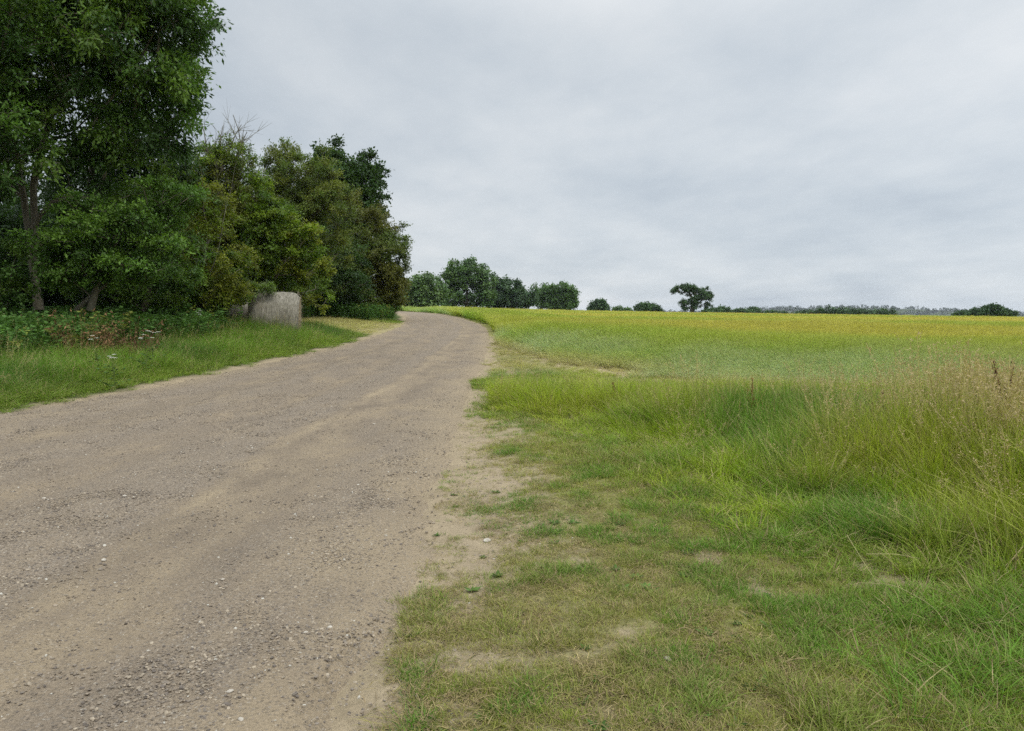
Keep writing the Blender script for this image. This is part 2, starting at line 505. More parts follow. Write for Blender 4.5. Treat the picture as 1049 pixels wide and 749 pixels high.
def rand_rot(n, tilt=.15):
    return np.stack([rng.normal(0, tilt, n), rng.normal(0, tilt, n), rng.uniform(0, 6.283, n)], 1)

def in_view(x, y, m=1.25):
    return (y > 1.2) & (np.abs(x) < (0.66 * y + 1.2) * m)

# ================================================================== THE SETTING
GREEN_THATCH = np.array((.195, .185, .072)); DIRT = np.array((.30, .238, .155)); STRAW = np.array((.30, .25, .13))
FIELD_SOIL = np.array((.15, .14, .05)); FIELD_FAR = np.array((.20, .19, .045)); HUMUS = np.array((.050, .040, .026)); LUSH = np.array((.055, .075, .022))

TALL_Y = [0, 4, 5.3, 7.5, 10, 11.7, 13.2, 14.2, 15.5]
TALL_X = [2.6, 2.45, 2.2, 1.75, 1.0, .2, -.4, -.7, -.9]
def tall_d(x, y):
    """how far into the uncut grass on the right a point lies (metres)"""
    wob = (fbm(x * .7, y * .7, 31, 3) - .5) * 1.3
    return x - np.interp(y, TALL_Y, TALL_X) + wob

def bare_mask(x, y, e, w=0.0):
    """0..1 how bare the worn turf beside the track is"""
    nz = fbm(x * 2.3, y * 2.3, 40, 5)
    nz2 = fbm(x * .45 + 9, y * .45, 44, 3)
    edge = 1 - sstep(-.15 + w * .4, .6 + w, e + (fbm(x * .9, y * .9, 47, 4) - .5) * 1.5)
    b = sstep(.59, .70, nz * .72 + nz2 * .28) * .85
    b = b * (1 - .7 * sstep(2.5, 5.0, tall_d(x, y) + 2))
    return np.clip(np.maximum(edge, b), 0, 1)

def wood_edge(y):
    """x of the wood's front edge on the left"""
    return np.interp(y, [0, 8, 14, 18, 24, 30, 40, 52, 64, 80, 100], [-13.5, -13, -12.3, -11.8, -11.2, -11.4, -11.8, -9.3, -11, -15, -21])

# --- ground: one sheet, fine near the camera, out to the horizon
def build_ground():
    r = np.concatenate([[0.0], np.geomspace(.6, 6000, 400)])
    th = np.concatenate([np.linspace(-math.radians(52), math.radians(52), 760), np.linspace(math.radians(53.5), math.radians(306.5), 170)])
    Rr, T = np.meshgrid(r[1:], th, indexing='ij')
    x = (Rr * np.sin(T)).ravel(); y = (Rr * np.cos(T)).ravel()
    e, sd = road_e(x, y)
    z = height(x, y, e, sd)
    z = z - .06 * sstep(.05, -.35, e)
    n = len(th); m = len(r) - 1
    V = np.concatenate([np.stack([x, y, z], 1), [[0, 0, float(z[:n].mean())]]])
    i, j = np.meshgrid(np.arange(m - 1), np.arange(n), indexing='ij')
    j2 = (j + 1) % n
    F = np.stack([i * n + j, (i + 1) * n + j, (i + 1) * n + j2, i * n + j2], -1).reshape(-1, 4)
    jj = np.arange(n)
    T3 = np.stack([np.full(n, m * n), jj, (jj + 1) % n], 1)
    F = F[:, ::-1]; T3 = T3[:, ::-1]
    # colours of what lies on the ground
    right = sd > 0
    b = bare_mask(x, y, e, .7)
    c = lerp(GREEN_THATCH, DIRT, b)
    infield = right & (y > field_edge(x) + 2.5 + (fbm(x, y, 60) - .5) * 3)
    strip = right & (y - field_edge(x) > -1.6) & ~infield & (e > .3)
    c = np.where(strip[:, None], lerp(STRAW, DIRT * 1.15, fbm(x * 2, y * 2, 61)), c)
    far = sstep(20, 60, y - field_edge(x))
    fc = lerp(FIELD_SOIL * 1.3, FIELD_FAR * 1.9, far) * (0.75 + .5 * fbm(x * .05, y * .12, 62))[:, None]
    c = np.where(infield[:, None], fc, c)
    left = (sd < 0) & (y < 140)
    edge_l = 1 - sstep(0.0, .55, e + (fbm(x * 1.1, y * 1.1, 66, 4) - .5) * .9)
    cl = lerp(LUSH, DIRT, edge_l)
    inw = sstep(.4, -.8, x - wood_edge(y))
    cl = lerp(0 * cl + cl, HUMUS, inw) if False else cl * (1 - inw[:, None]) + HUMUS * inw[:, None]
    # the mown, straw-coloured gateway just past the bales
    gate = sstep(33, 36, y) * (1 - sstep(46, 49, y)) * sstep(-1.0, .8, x - wood_edge(y) + .3)
    cl = cl * (1 - gate[:, None]) + (STRAW * .95) * gate[:, None]
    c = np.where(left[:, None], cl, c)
    rr = np.hypot(x, y)
    fw = sstep(340, 600, rr)
    c = c * (1 - fw[:, None]) + np.array((.07, .085, .03)) * fw[:, None]
    c = np.concatenate([c, c[:1]])
    o = mesh_np('ground', V, [F, T3], mat_ground(), None, {'col': c}, smooth=True)
    tag(o, 'worn turf verges, field soil and rising farmland around the track', 'ground', kind='structure')
build_ground()

# --- the gravel track
def road_lat_profile(u, s, hw):
    a = u / hw
    z = .035 * (1 - a * a)                                     # slight camber
    for c0, w, dp in ((-.50, .16, .045), (.06, .13, .05), (.62, .12, .03)):
        wob = (vnoise(s * .09, 0 * s, 71 + c0) - .5) * .12
        z = z - dp * np.exp(-((a - c0 - wob) / w) ** 2)
    return z
BAND_A = [-1.1, -.98, -.80, -.62, -.5, -.36, -.22, -.08, .06, .20, .33, .40, .44, .54, .66, .80, .90, 1.1]
BAND_V = [-.1, .05, .50, .62, .15, .30, .62, .40, .25, .55, .85, .70, -.25, -.20, .10, .55, .20, -.1]
def band_of(a, s, x, y):
    w = a + (fbm(s * .22, a * 2, 77, 3) - .5) * .14 + (fbm(x * 2.5, y * 2.5, 78, 3) - .5) * .06
    return np.interp(w, BAND_A, BAND_V), np.exp(-((w - .455) / .022) ** 2) * (.35 + 1.1 * np.clip(fbm(s * .5, a * 3, 79, 2) - .25, 0, 1)) + .35 * np.exp(-((w + .47) / .03) ** 2) + .4 * np.exp(-((w - .56) / .05) ** 2)
def build_road():
    k = (RY > -7); s = RS[k]
    nu = 180
    ss, aa = np.meshgrid(np.arange(len(s)), np.linspace(-1.08, 1.08, nu), indexing='ij')
    fine = s
    hw = RW[k][ss]; cx = RX[k][ss]; cy = RY[k][ss]; tx = _tx[k][ss]; ty = _ty[k][ss]
    u = aa * hw
    x = cx + ty * u; y = cy - tx * u
    sv = fine[ss]
    z = height0(x, y) + road_lat_profile(u, sv, hw) + .012
    z = z + .03 * (fbm(x * 1.1, y * 1.1, 73, 4) - .5) + .016 * (fbm(x * 5, y * 5, 74, 3) - .5)
    z = z - .11 * sstep(.93, 1.08, np.abs(aa) + (fbm(x * 1.6, y * 1.6, 75, 3) - .5) * .22)
    V = np.stack([x, y, z], -1).reshape(-1, 3)
    n = nu; m = len(s)
    i, j = np.meshgrid(np.arange(m - 1), np.arange(n - 1), indexing='ij')
    F = np.stack([i * n + j, i * n + j + 1, (i + 1) * n + j + 1, (i + 1) * n + j], -1).reshape(-1, 4)
    uv = np.stack([u.ravel(), sv.ravel()], 1)
    bd, rg = band_of(aa, sv, x, y)
    ed = sstep(.66, .97, np.abs(aa) + (fbm(x * .8, y * .8, 76, 4) - .5) * .5).ravel()
    o = mesh_np('road', V, [F], mat_road(), None, {'edge': ed, 'band': bd.ravel(), 'ridge': np.clip(rg, 0, 1).ravel()}, smooth=True, uv=uv)
    tag(o, 'wide brown gravel farm track curving left towards the trees', 'track', kind='structure')
build_road()

def road_z(x, y):
    x = np.asarray(x, float); y = np.asarray(y, float)
    j = np.empty(len(x), int)
    for i in range(0, len(x), 20000):
        sl = slice(i, i + 20000)
        j[sl] = ((x[sl, None] - RX[None, :]) ** 2 + (y[sl, None] - RY[None, :]) ** 2).argmin(1)
    u = (x - RX[j]) * _ty[j] - (y - RY[j]) * _tx[j]
    return height0(x, y) + road_lat_profile(u, RS[j], RW[j]) + .012 + .03 * (fbm(x * 1.1, y * 1.1, 73, 4) - .5), u, RW[j], RS[j]

# --- loose gravel on the track
def stone_verts(seed, flat=.6):
    import bmesh
    bm = bmesh.new(); bmesh.ops.create_icosphere(bm, subdivisions=1, radius=1)
    r = np.random.default_rng(seed)
    ax = r.normal(size=(5, 3)); ax /= np.linalg.norm(ax, axis=1)[:, None]; lim = r.uniform(.5, .9, 5)
    sc = np.array([1, r.uniform(.6, .95), flat * r.uniform(.7, 1.1)])
    V = np.array([v.co[:] for v in bm.verts]); F = np.array([[v.index for v in f.verts] for f in bm.faces]); bm.free()
    for a, lm in zip(ax, lim):
        d = V @ a; V = V - np.maximum(0, d - lm)[:, None] * a
    V = V * (1 + r.normal(0, .06, (len(V), 1))) * sc
    return V, F
def stone_proto(i):
    V, F = stone_verts(100 + i)
    return mesh_np('pebble_%02d' % i, V, [F], M_STONE, link=False)

def scatter_gravel():
    xs = []; ys = []; sc = []
    for (y0, y1, dens, r0, r1) in ((1.6, 4.5, 8500, .0022, .0125), (4.5, 8, 4500, .003, .014), (8, 14, 1400, .004, .016), (14, 26, 300, .006, .019), (26, 50, 30, .009, .02)):
        A = (y1 - y0) * 10.5; n = int(A * dens)
        y = rng.uniform(y0, y1, n); x = rng.uniform(-8.6, 2.2, n)
        k = in_view(x, y); x, y = x[k], y[k]
        r = r0 + (r1 - r0) * rng.random(len(x)) ** 4.0
        xs.append(x); ys.append(y); sc.append(r)
    x = np.concatenate(xs); y = np.concatenate(ys); r = np.concatenate(sc)
    e, sd = road_e(x, y)
    z, u, hw, s = road_z(x, y)
    a = u / hw
    band, rg = band_of(a, s, x, y)
    band = band + (fbm(u * 1.4, s * .3, 81, 4) - .5) * .8
    loc = fbm(x * 2.2, y * 2.2, 83, 3)
    p = np.clip((band + .05) * 1.7, .30, 1) * np.clip((loc - .3) * 3, .25, 1)
    p = np.where(e > -.1, p * np.clip(1 - (e + .1) / 1.2, 0, 1) * .7, p)
    k = rng.random(len(x)) < p
    x, y, z, r, e = x[k], y[k], z[k], r[k], e[k]
    zg = height(x, y)
    z = np.where(e > -.15, np.maximum(zg, z - .05 * sstep(-.2, .1, e)), z)
    n = len(x)
    rot = np.stack([rng.normal(0, .3, n), rng.normal(0, .3, n), rng.uniform(0, 6.283, n)], 1)
    base = np.array([(.17, .142, .112), (.23, .187, .138), (.13, .108, .088), (.29, .24, .175), (.21, .168, .122)])
    t = base[rng.integers(0, 5, n)] * rng.uniform(.8, 1.2, (n, 1))
    pale = rng.random(n) < .02; t[pale] = np.array((.40, .37, .31))
    scatter('gravel', np.stack([x, y, z + r * .1], 1), rot, r, rng.integers(0, 8, n), t, [stone_proto(i) for i in range(8)],
            'loose brown and grey pebbles lying along the track', 'gravel')
    print('gravel', n)
scatter_gravel()

# ================================================================== GROUND COVER
def noise_tint(base, x, y, n, amt=.25):
    return base * (1 + amt * (rng.random((n, 1)) - .5) * 2)

def cover_points(x0, x1, y0, y1, dens, keep):
    n = int((x1 - x0) * (y1 - y0) * dens)
    x = rng.uniform(x0, x1, n); y = rng.uniform(y0, y1, n)
    k = in_view(x, y); x, y = x[k], y[k]
    e, sd = road_e(x, y)
    k = keep(x, y, e, sd); return x[k], y[k], e[k], sd[k]

# worn short turf on the right of the track
def short_turf():
    X = []; 
    for (y0, y1, d) in ((1.8, 3.6, 1500), (3.6, 5.5, 1050), (5.5, 9, 600), (9, 17, 280)):
        X.append(cover_points(-1.6, 9, y0, y1, d, lambda x, y, e, sd: (sd > 0) & (e > -.25) & (tall_d(x, y) < 2.4)))
    x, y, e, sd = [np.concatenate(q) for q in zip(*X)]
    b = bare_mask(x, y, e)
    tuft = fbm(x * 5.0, y * 5.0, 90, 3)
    k = rng.random(len(x)) < np.clip((1.04 - b) * 1.0, 0.0, 1) * np.clip((tuft - .12) * 3.2, .5, 1) + .02 * (e > .1)
    k &= e > -.05 + (fbm(x * 2, y * 2, 91, 3) - .5) * .5
    x, y, b, tuft, e = x[k], y[k], b[k], tuft[k], e[k]; n = len(x)
    T = sstep(-2.2, 1.2, tall_d(x, y))
    s = (.30 + 1.1 * np.clip(tuft - .3, 0, 1) + .75 * T) * rng.uniform(.65, 1.3, n) * (1 - .3 * b)
    big = fbm(x * .55, y * .55, 93, 4)
    t = lerp((.25, .285, .045), (.10, .215, .028), sstep(.40, .60, big * .3 + tuft * .7))
    olive = sstep(.45, .65, fbm(x * 1.1 + 30, y * 1.1, 94, 4))
    t = lerp(t, (.33, .29, .095), olive * .55 * (1 - .6 * T))
    t = lerp(t, (.20, .28, .028), T * .7)
    t = noise_tint(t, x, y, n, .28)
    strawy = rng.random(n) < .06 + .12 * olive * (1 - T)
    t[strawy] = np.array((.36, .29, .14)) * rng.uniform(.7, 1.15, (strawy.sum(), 1))
    # dead blades lying flat between the living tufts
    lx, ly, le, ls = [np.concatenate(q) for q in zip(*[cover_points(-1.6, 9, y0, y1, d, lambda x, y, e, sd: (sd > 0) & (e > 0) & (tall_d(x, y) < 2.0)) for (y0, y1, d) in ((1.8, 4, 600), (4, 7, 290), (7, 11, 100))])]
    lb = bare_mask(lx, ly, le)
    kk = rng.random(len(lx)) < (1.0 - .85 * lb) * np.clip(fbm(lx * 3, ly * 3, 97, 3) * 2 - .35, .1, 1)
    lx, ly = lx[kk], ly[kk]; m = len(lx)
    lt = np.array([(.34, .27, .13), (.24, .21, .075), (.20, .20, .05), (.27, .20, .11)])[rng.integers(0, 4, m)] * rng.uniform(.7, 1.2, (m, 1))
    idx0 = rng.integers(7, 10, m)
    z = height(x, y)
    mk = [lambda: grass_clump(26, .07, .025, .075, .0042, .45, .5, .10, 2) for _ in range(4)] + \
         [lambda: grass_clump(22, .06, .04, .12, .0045, .35, .5, .12, 3) for _ in range(3)]
    def litter():
        R = Rib()
        for i in range(20):
            a = random.uniform(0, 6.283); r = .09 * math.sqrt(random.random()); az = random.uniform(0, 6.283); L = random.uniform(.03, .09)
            z0 = random.uniform(.002, .014); p = (math.cos(a) * r, math.sin(a) * r, z0); dx, dy = math.cos(az) * L, math.sin(az) * L
            R.ribbon([p, (p[0] + dx * .5, p[1] + dy * .5, z0 + random.uniform(0, .012)), (p[0] + dx, p[1] + dy, max(.001, z0 - .006))], random.uniform(.002, .0036), random.random(), 0.0, side=np.array([-dy, dx, 0.0]))
        return R
    mk += [litter] * 3
    def rosette():
        R = Rib()
        for i in range(9):
            az = i * .7 + random.uniform(-.3, .3); L = random.uniform(.025, .055)
            R.leaf((0, 0, .004), (math.cos(az), math.sin(az), random.uniform(.12, .5)), L, L * .42, random.random(), 0.0, n=np.array([0, 0, 1.0]))
        return R
    mk += [rosette] * 2
    wk = rng.random(m) < .035; idx0[wk] = rng.integers(10, 12, wk.sum()); lt[wk] = np.array((.075, .13, .03)) * rng.uniform(.75, 1.3, (wk.sum(), 1))
    P = protos('turf', M_GRASS, mk)
    idx = np.where(rng.random(n) < .35 + .5 * T, rng.integers(4, 7, n), rng.integers(0, 4, n))
    x = np.concatenate([x, lx]); y = np.concatenate([y, ly]); z = height(x, y); n = len(x)
    s = np.concatenate([s, rng.uniform(.7, 1.3, m)]); idx = np.concatenate([idx, idx0]); t = np.concatenate([t, lt])
    rt = rand_rot(n); rt[-m:, :2] *= .15
    scatter('short_grass', np.stack([x, y, z], 1), rt, s, idx, t, P,
            'short patchy turf worn through to bare dirt right of the track', 'grass')
    print('short', n)
short_turf()

# uncut grass between the turf and the barley
def tall_grass():
    X = []
    for (y0, y1, d) in ((2.5, 7, 190), (7, 14, 130), (14, 36, 70), (36, 70, 25)):
        X.append(cover_points(-9 if y0 > 30 else -3, 22, y0, y1, d, lambda x, y, e, sd: (sd > 0) & (e > np.where(y > 15, -.25 + .9 * fbm(x * 1.5, y * 1.5, 106, 3), .35)) & (tall_d(x, y) > -.9) & (y < field_edge(x) + 2.2)))
    x, y, e, sd = [np.concatenate(q) for q in zip(*X)]
    d = tall_d(x, y); n = len(x)
    strip = np.maximum(sstep(1.8, .2, field_edge(x) - y) * sstep(-1.5, 1.0, x), sstep(16.5, 20.0, y) * sstep(4, 2, x) * .85)     # thin dry strip along the crop
    near_r = sstep(3.0, 4.6, x - (y - 6) * .1) * sstep(11.5, 8.5, y)
    hgt = .10 + .50 * sstep(-.3, np.interp(y, [4, 8, 11], [2.0, 1.6, 1.0]), d) + .16 * near_r * sstep(.5, 2.5, d)
    hgt *= (1 - .35 * sstep(15, 24, y)) * (.45 + 1.15 * fbm(x * 1.3, y * 1.3, 101, 3)) * (1 - .35 * strip)
    cap = 1.6 - height0(x, y) - (.088 + .012 * (fbm(x * .5, y * .5, 109, 3) - .5)) * y - .0 * x
    hgt = np.clip(np.minimum(hgt, cap), .09, 1.0)
    k = rng.random(n) < (1 - .55 * strip) * sstep(-1.0, .6, d) * np.clip((fbm(x * 1.4, y * 1.4, 105, 3) - .22) * 4, .25, 1)
    x, y, e, d, hgt, strip, near_r = [q[k] for q in (x, y, e, d, hgt, strip, near_r)]; n = len(x)
    big = fbm(x * .5, y * .5, 103, 4)
    t = lerp((.25, .335, .024), (.115, .22, .028), sstep(.46, .60, big))
    t = lerp(t, (.36, .35, .06), sstep(.5, .66, fbm(x * .9 + 7, y * .9, 104, 3)) * .4)
    t = lerp(t, (.42, .34, .18), np.clip(strip * .75 + near_r * .12 * (rng.random(n) < .6), 0, 1))
    t = noise_tint(t, x, y, n, .22)
    z = height(x, y)
    mk = [lambda: grass_clump(32, .11, .45, 1.0, .0095, .11, .24, .10, 4) for _ in range(4)] + \
         [lambda: grass_clump(24, .11, .45, 1.0, .0080, .16, .3, .14, 4, panicle=6) for _ in range(4)]
    P = protos('tall_tuft', M_GRASS, mk)
    pan = np.clip(.01 + .36 * near_r + .12 * strip + .05 * sstep(.5, .62, fbm(x * .6, y * .6, 108, 3)), 0, .9)
    idx = np.where(rng.random(n) < pan, rng.integers(4, 8, n), rng.integers(0, 4, n))
    s = hgt * rng.uniform(.75, 1.2, n)
    sc = np.stack([.55 + .55 * s, .55 + .55 * s, s * 1.05], 1)
    scatter('long_grass', np.stack([x, y, z], 1), rand_rot(n, .10), sc, idx, t, P,
            'long uncut green grass with straw coloured seed heads before the barley', 'grass')
    print('tall', n)
tall_grass()

# lush verge on the left of the track
def left_verge():
    X = []
    for (y0, y1, d) in ((5, 16, 90), (16, 30, 62), (30, 52, 38)):
        X.append(cover_points(-26, -3, y0, y1, d, lambda x, y, e, sd: (sd < 0) & (e > -.15) & (x > wood_edge(y) - 1.4)))
    x, y, e, sd = [np.concatenate(q) for q in zip(*X)]
    k = e + (fbm(x * 1.1, y * 1.1, 66, 4) - .5) * 1.3 + (fbm(x * 4, y * 4, 67, 2) - .5) * .5 > .10
    gate = sstep(33, 36, y) * (1 - sstep(45.5, 48, y))
    k &= rng.random(len(x)) < (1 - .25 * gate) * np.clip(.25 + e * .9, .25, 1)
    x, y, e, gate = x[k], y[k], e[k], gate[k]; n = len(x)
    h = (.10 + .42 * sstep(.0, 1.6, e) + .15 * sstep(2, 4.5, e)) * (1 - .72 * gate) * (.75 + .5 * fbm(x * .9, y * .9, 111, 3))
    h *= 1 - .45 * sstep(27, 33, y) * sstep(2.6, 1.0, e)
    h *= 1 + .45 * np.exp(-((x + 8.9) ** 2 + (y - 27.4) ** 2) / 1.5)
    t = lerp((.135, .255, .026), (.065, .165, .024), sstep(.40, .64, fbm(x * .45, y * .45, 113, 4)))
    t = lerp(t, (.22, .28, .042), sstep(1.8, .4, e) * .6)
    t = lerp(t, (.48, .41, .18), gate * .75)
    t = noise_tint(t, x, y, n, .22)
    mk = [lambda: grass_clump(36, .12, .5, 1.0, .009, .18, .35, .06, 3) for _ in range(4)] + \
         [lambda: grass_clump(26, .12, .5, 1.0, .009, .2, .35, .08, 3, panicle=3) for _ in range(2)]
    P = protos('verge_tuft', M_GRASS, mk)
    s = h * rng.uniform(.75, 1.2, n)
    idx = np.where(rng.random(n) < .05, rng.integers(4, 6, n), rng.integers(0, 4, n))
    scatter('verge_grass', np.stack([x, y, height(x, y)], 1), rand_rot(n, .1), np.stack([.5 + .7 * s, .5 + .7 * s, s * 1.1], 1), idx, t, P,
            'lush green grass on the verge between the track and the wood', 'grass')
    print('left', n)
left_verge()

def undergrowth():
    x, y, e, sd = cover_points(-30, -5, 9, 60, 18, lambda x, y, e, sd: (sd < 0) & (e > 1.0))
    dx = x - wood_edge(y)
    bale = (np.hypot(x + 9.1, y - 28.2) < 1.9) | (np.hypot(x + 10.7, y - 28.6) < 1.9)
    k = (dx < 1.9 + (fbm(x * .6, y * .6, 121) - .5) * 2) & (dx > -5) & ((y < 33) | (y > 46) | (dx < -.5)) & ~bale
    x, y = x[k], y[k]; n = len(x)
    t = lerp((.11, .20, .045), (.06, .13, .035), fbm(x * .7, y * .7, 122))
    yel = rng.random(n) < .06; t[yel] = np.array((.20, .22, .05))
    t = noise_tint(t, x, y, n, .25)
    mk = [lambda: weed_clump(9, .3, .5, 1.0, .11, .06) for _ in range(4)]
    s = rng.uniform(.7, 1.25, n)
    scatter('undergrowth', np.stack([x, y, height(x, y)], 1), rand_rot(n, .08), s, rng.integers(0, 4, n), t, protos('nettle', M_WEED, mk),
            'dark leafy nettles and brambles growing under the edge of the wood', 'undergrowth')
    print('under', n)
undergrowth()

# the barley
def barley():
    X = []
    def band(Y0, Y1, dens, xa=None):
        n = int((Y1 - Y0) * (1.5 * Y1 + 6) * dens)
        y = rng.uniform(Y0, Y1, n); x = rng.uniform(-.78 * Y1 - 3, .78 * Y1 + 3, n)
        k = in_view(x, y, 1.15); x, y = x[k], y[k]
        dd = y - field_edge(x)
        k = dd > (fbm(x * .7, y * .7, 60) - .5) * 4.0 - .3
        x, y = x[k], y[k]
        e, sd = road_e(x, y)
        k = (sd > 0) & (e > .5 + (fbm(x * .8, y * .8, 131) - .5) * 1.0)
        return x[k], y[k]
    out = []
    for j, (a, b, dens) in enumerate(((12, 22, 60), (22, 36, 40), (36, 62, 22), (62, 110, 8), (110, 180, 3.0), (180, 330, 1.2))):
        x, y = band(a, b, dens); out.append((x, y, np.full(len(x), j)))
    x, y, lv = [np.concatenate(q) for q in zip(*out)]; n = len(x)
    dd = y - field_edge(x)
    k = rng.random(n) < np.clip(.40 + .2 * dd, .12, 1)
    x, y, lv, dd = x[k], y[k], lv[k], dd[k]; n = len(x)
    # blue-green headland, then bands of yellow and green that follow the drill rows
    w1 = fbm(x * .05 + y * .012, y * .10, 141, 4); w2 = fbm(x * .018, y * .05, 143, 3); w3 = fbm(x * .25, y * .25, 142, 3)
    blue = np.array((.34, .43, .20)); grn = np.array((.29, .41, .045)); yel = np.array((.50, .46, .085)); gold = np.array((.58, .47, .10))
    head = 1 - sstep(2.2, 6.0, dd + (w1 - .5) * 9 + (w3 - .5) * 3 - 5 * sstep(2, -8, x))
    t = lerp(grn, yel, sstep(.36, .56, w1 * .55 + w2 * .45 + .08 * sstep(25, 90, y) + .10 * sstep(4, 16, x) * (1 - sstep(40, 80, y))))
    t = lerp(t, gold, sstep(.50, .60, w2) * .6)
    t = lerp(t, grn, sstep(.56, .66, fbm(x * .03 + 40, y * .16, 147, 3)) * .8)
    t = t * (1 - head[:, None]) + (lerp(blue, grn, sstep(.5, .65, w3) * .5)) * head[:, None]
    leftg = sstep(2, -10, x - (y - 30) * .05) * (1 - sstep(90, 170, y))
    t = lerp(t, (.29, .43, .07), leftg * .65 * (1 - head * .6))
    dryedge = np.clip(1 - (dd - .3) / 2.2, 0, 1) * sstep(0.2, .7, w3 + .1)
    t = lerp(t, (.46, .37, .19), dryedge * .7)
    t = noise_tint(t, x, y, n, .14)
    t = t * (1 - .18 * sstep(80, 200, y))[:, None]
    hh = (.15 + .52 * sstep(-.8, 7, dd)) * (.88 + .24 * w3)
    hh *= 1 - .16 * sstep(.58, .66, fbm(x * .10, y * .35, 149, 3)) * sstep(20, 40, y)
    mk = [lambda: grass_clump(20, .16, .85, 1.05, .006, .07, .10, .03, 3, ear=True) for _ in range(4)]
    P = protos('barley_tuft', M_BARLEY, mk)
    wide = np.array([1.0, 1.25, 1.8, 3.4, 6.0, 10.0])[lv]
    hz_ = hh * rng.uniform(.88, 1.12, n)
    sc = np.stack([wide, wide, hz_], 1)
    scatter('barley', np.stack([x, y, height(x, y)], 1), np.stack([rng.normal(0, .04, n), rng.normal(0, .04, n), rng.uniform(0, 6.28, n)], 1), sc,
            rng.integers(0, 4, n), t, P, 'barley crop, blue green at the near edge and yellow green beyond', 'crop')
    print('barley', n)
barley()

# ================================================================== TREES AND SHRUBS
def tube_arrays(paths, radii, sides=6):
    V = []; F = []; off = 0
    for P, R in zip(paths, radii):
        P = np.asarray(P, float); R = np.asarray(R, float); n = len(P)
        d = np.gradient(P, axis=0); d /= np.linalg.norm(d, axis=1)[:, None] + 1e-9
        ref = np.array([1.0, 0, 0]) if abs(d[0][0]) < .8 else np.array([0, 1.0, 0])
        a = np.cross(d, ref); a /= np.linalg.norm(a, axis=1)[:, None] + 1e-9
        b = np.cross(d, a)
        th = np.arange(sides) * 2 * math.pi / sides
        ring = P[:, None, :] + R[:, None, None] * (a[:, None, :] * np.cos(th)[None, :, None] + b[:, None, :] * np.sin(th)[None, :, None])
        V.append(ring.reshape(-1, 3))
        i, j = np.meshgrid(np.arange(n - 1), np.arange(sides), indexing='ij'); j2 = (j + 1) % sides
        F.append((np.stack([i * sides + j, i * sides + j2, (i + 1) * sides + j2, (i + 1) * sides + j], -1).reshape(-1, 4)) + off)
        off += n * sides
    return np.concatenate(V), np.concatenate(F)

def leaf_arrays(C, Dr, Nm, L, W):
    """quads: base, side, tip, side, slightly folded"""
    Dr = Dr / (np.linalg.norm(Dr, axis=1)[:, None] + 1e-9)
    S = np.cross(Dr, Nm); S /= np.linalg.norm(S, axis=1)[:, None] + 1e-9
    Nn = np.cross(S, Dr)
    L = L[:, None]; W = W[:, None]
    v = np.stack([C, C + Dr * L * .42 + S * W * .5 - Nn * W * .15, C + Dr * L - Nn * L * .12, C + Dr * L * .42 - S * W * .5 - Nn * W * .15], 1)
    n = len(C)
    return v.reshape(-1, 3), np.arange(n * 4).reshape(n, 4)

def unit(n, r):
    v = r.normal(size=(n, 3)); return v / np.linalg.norm(v, axis=1)[:, None]

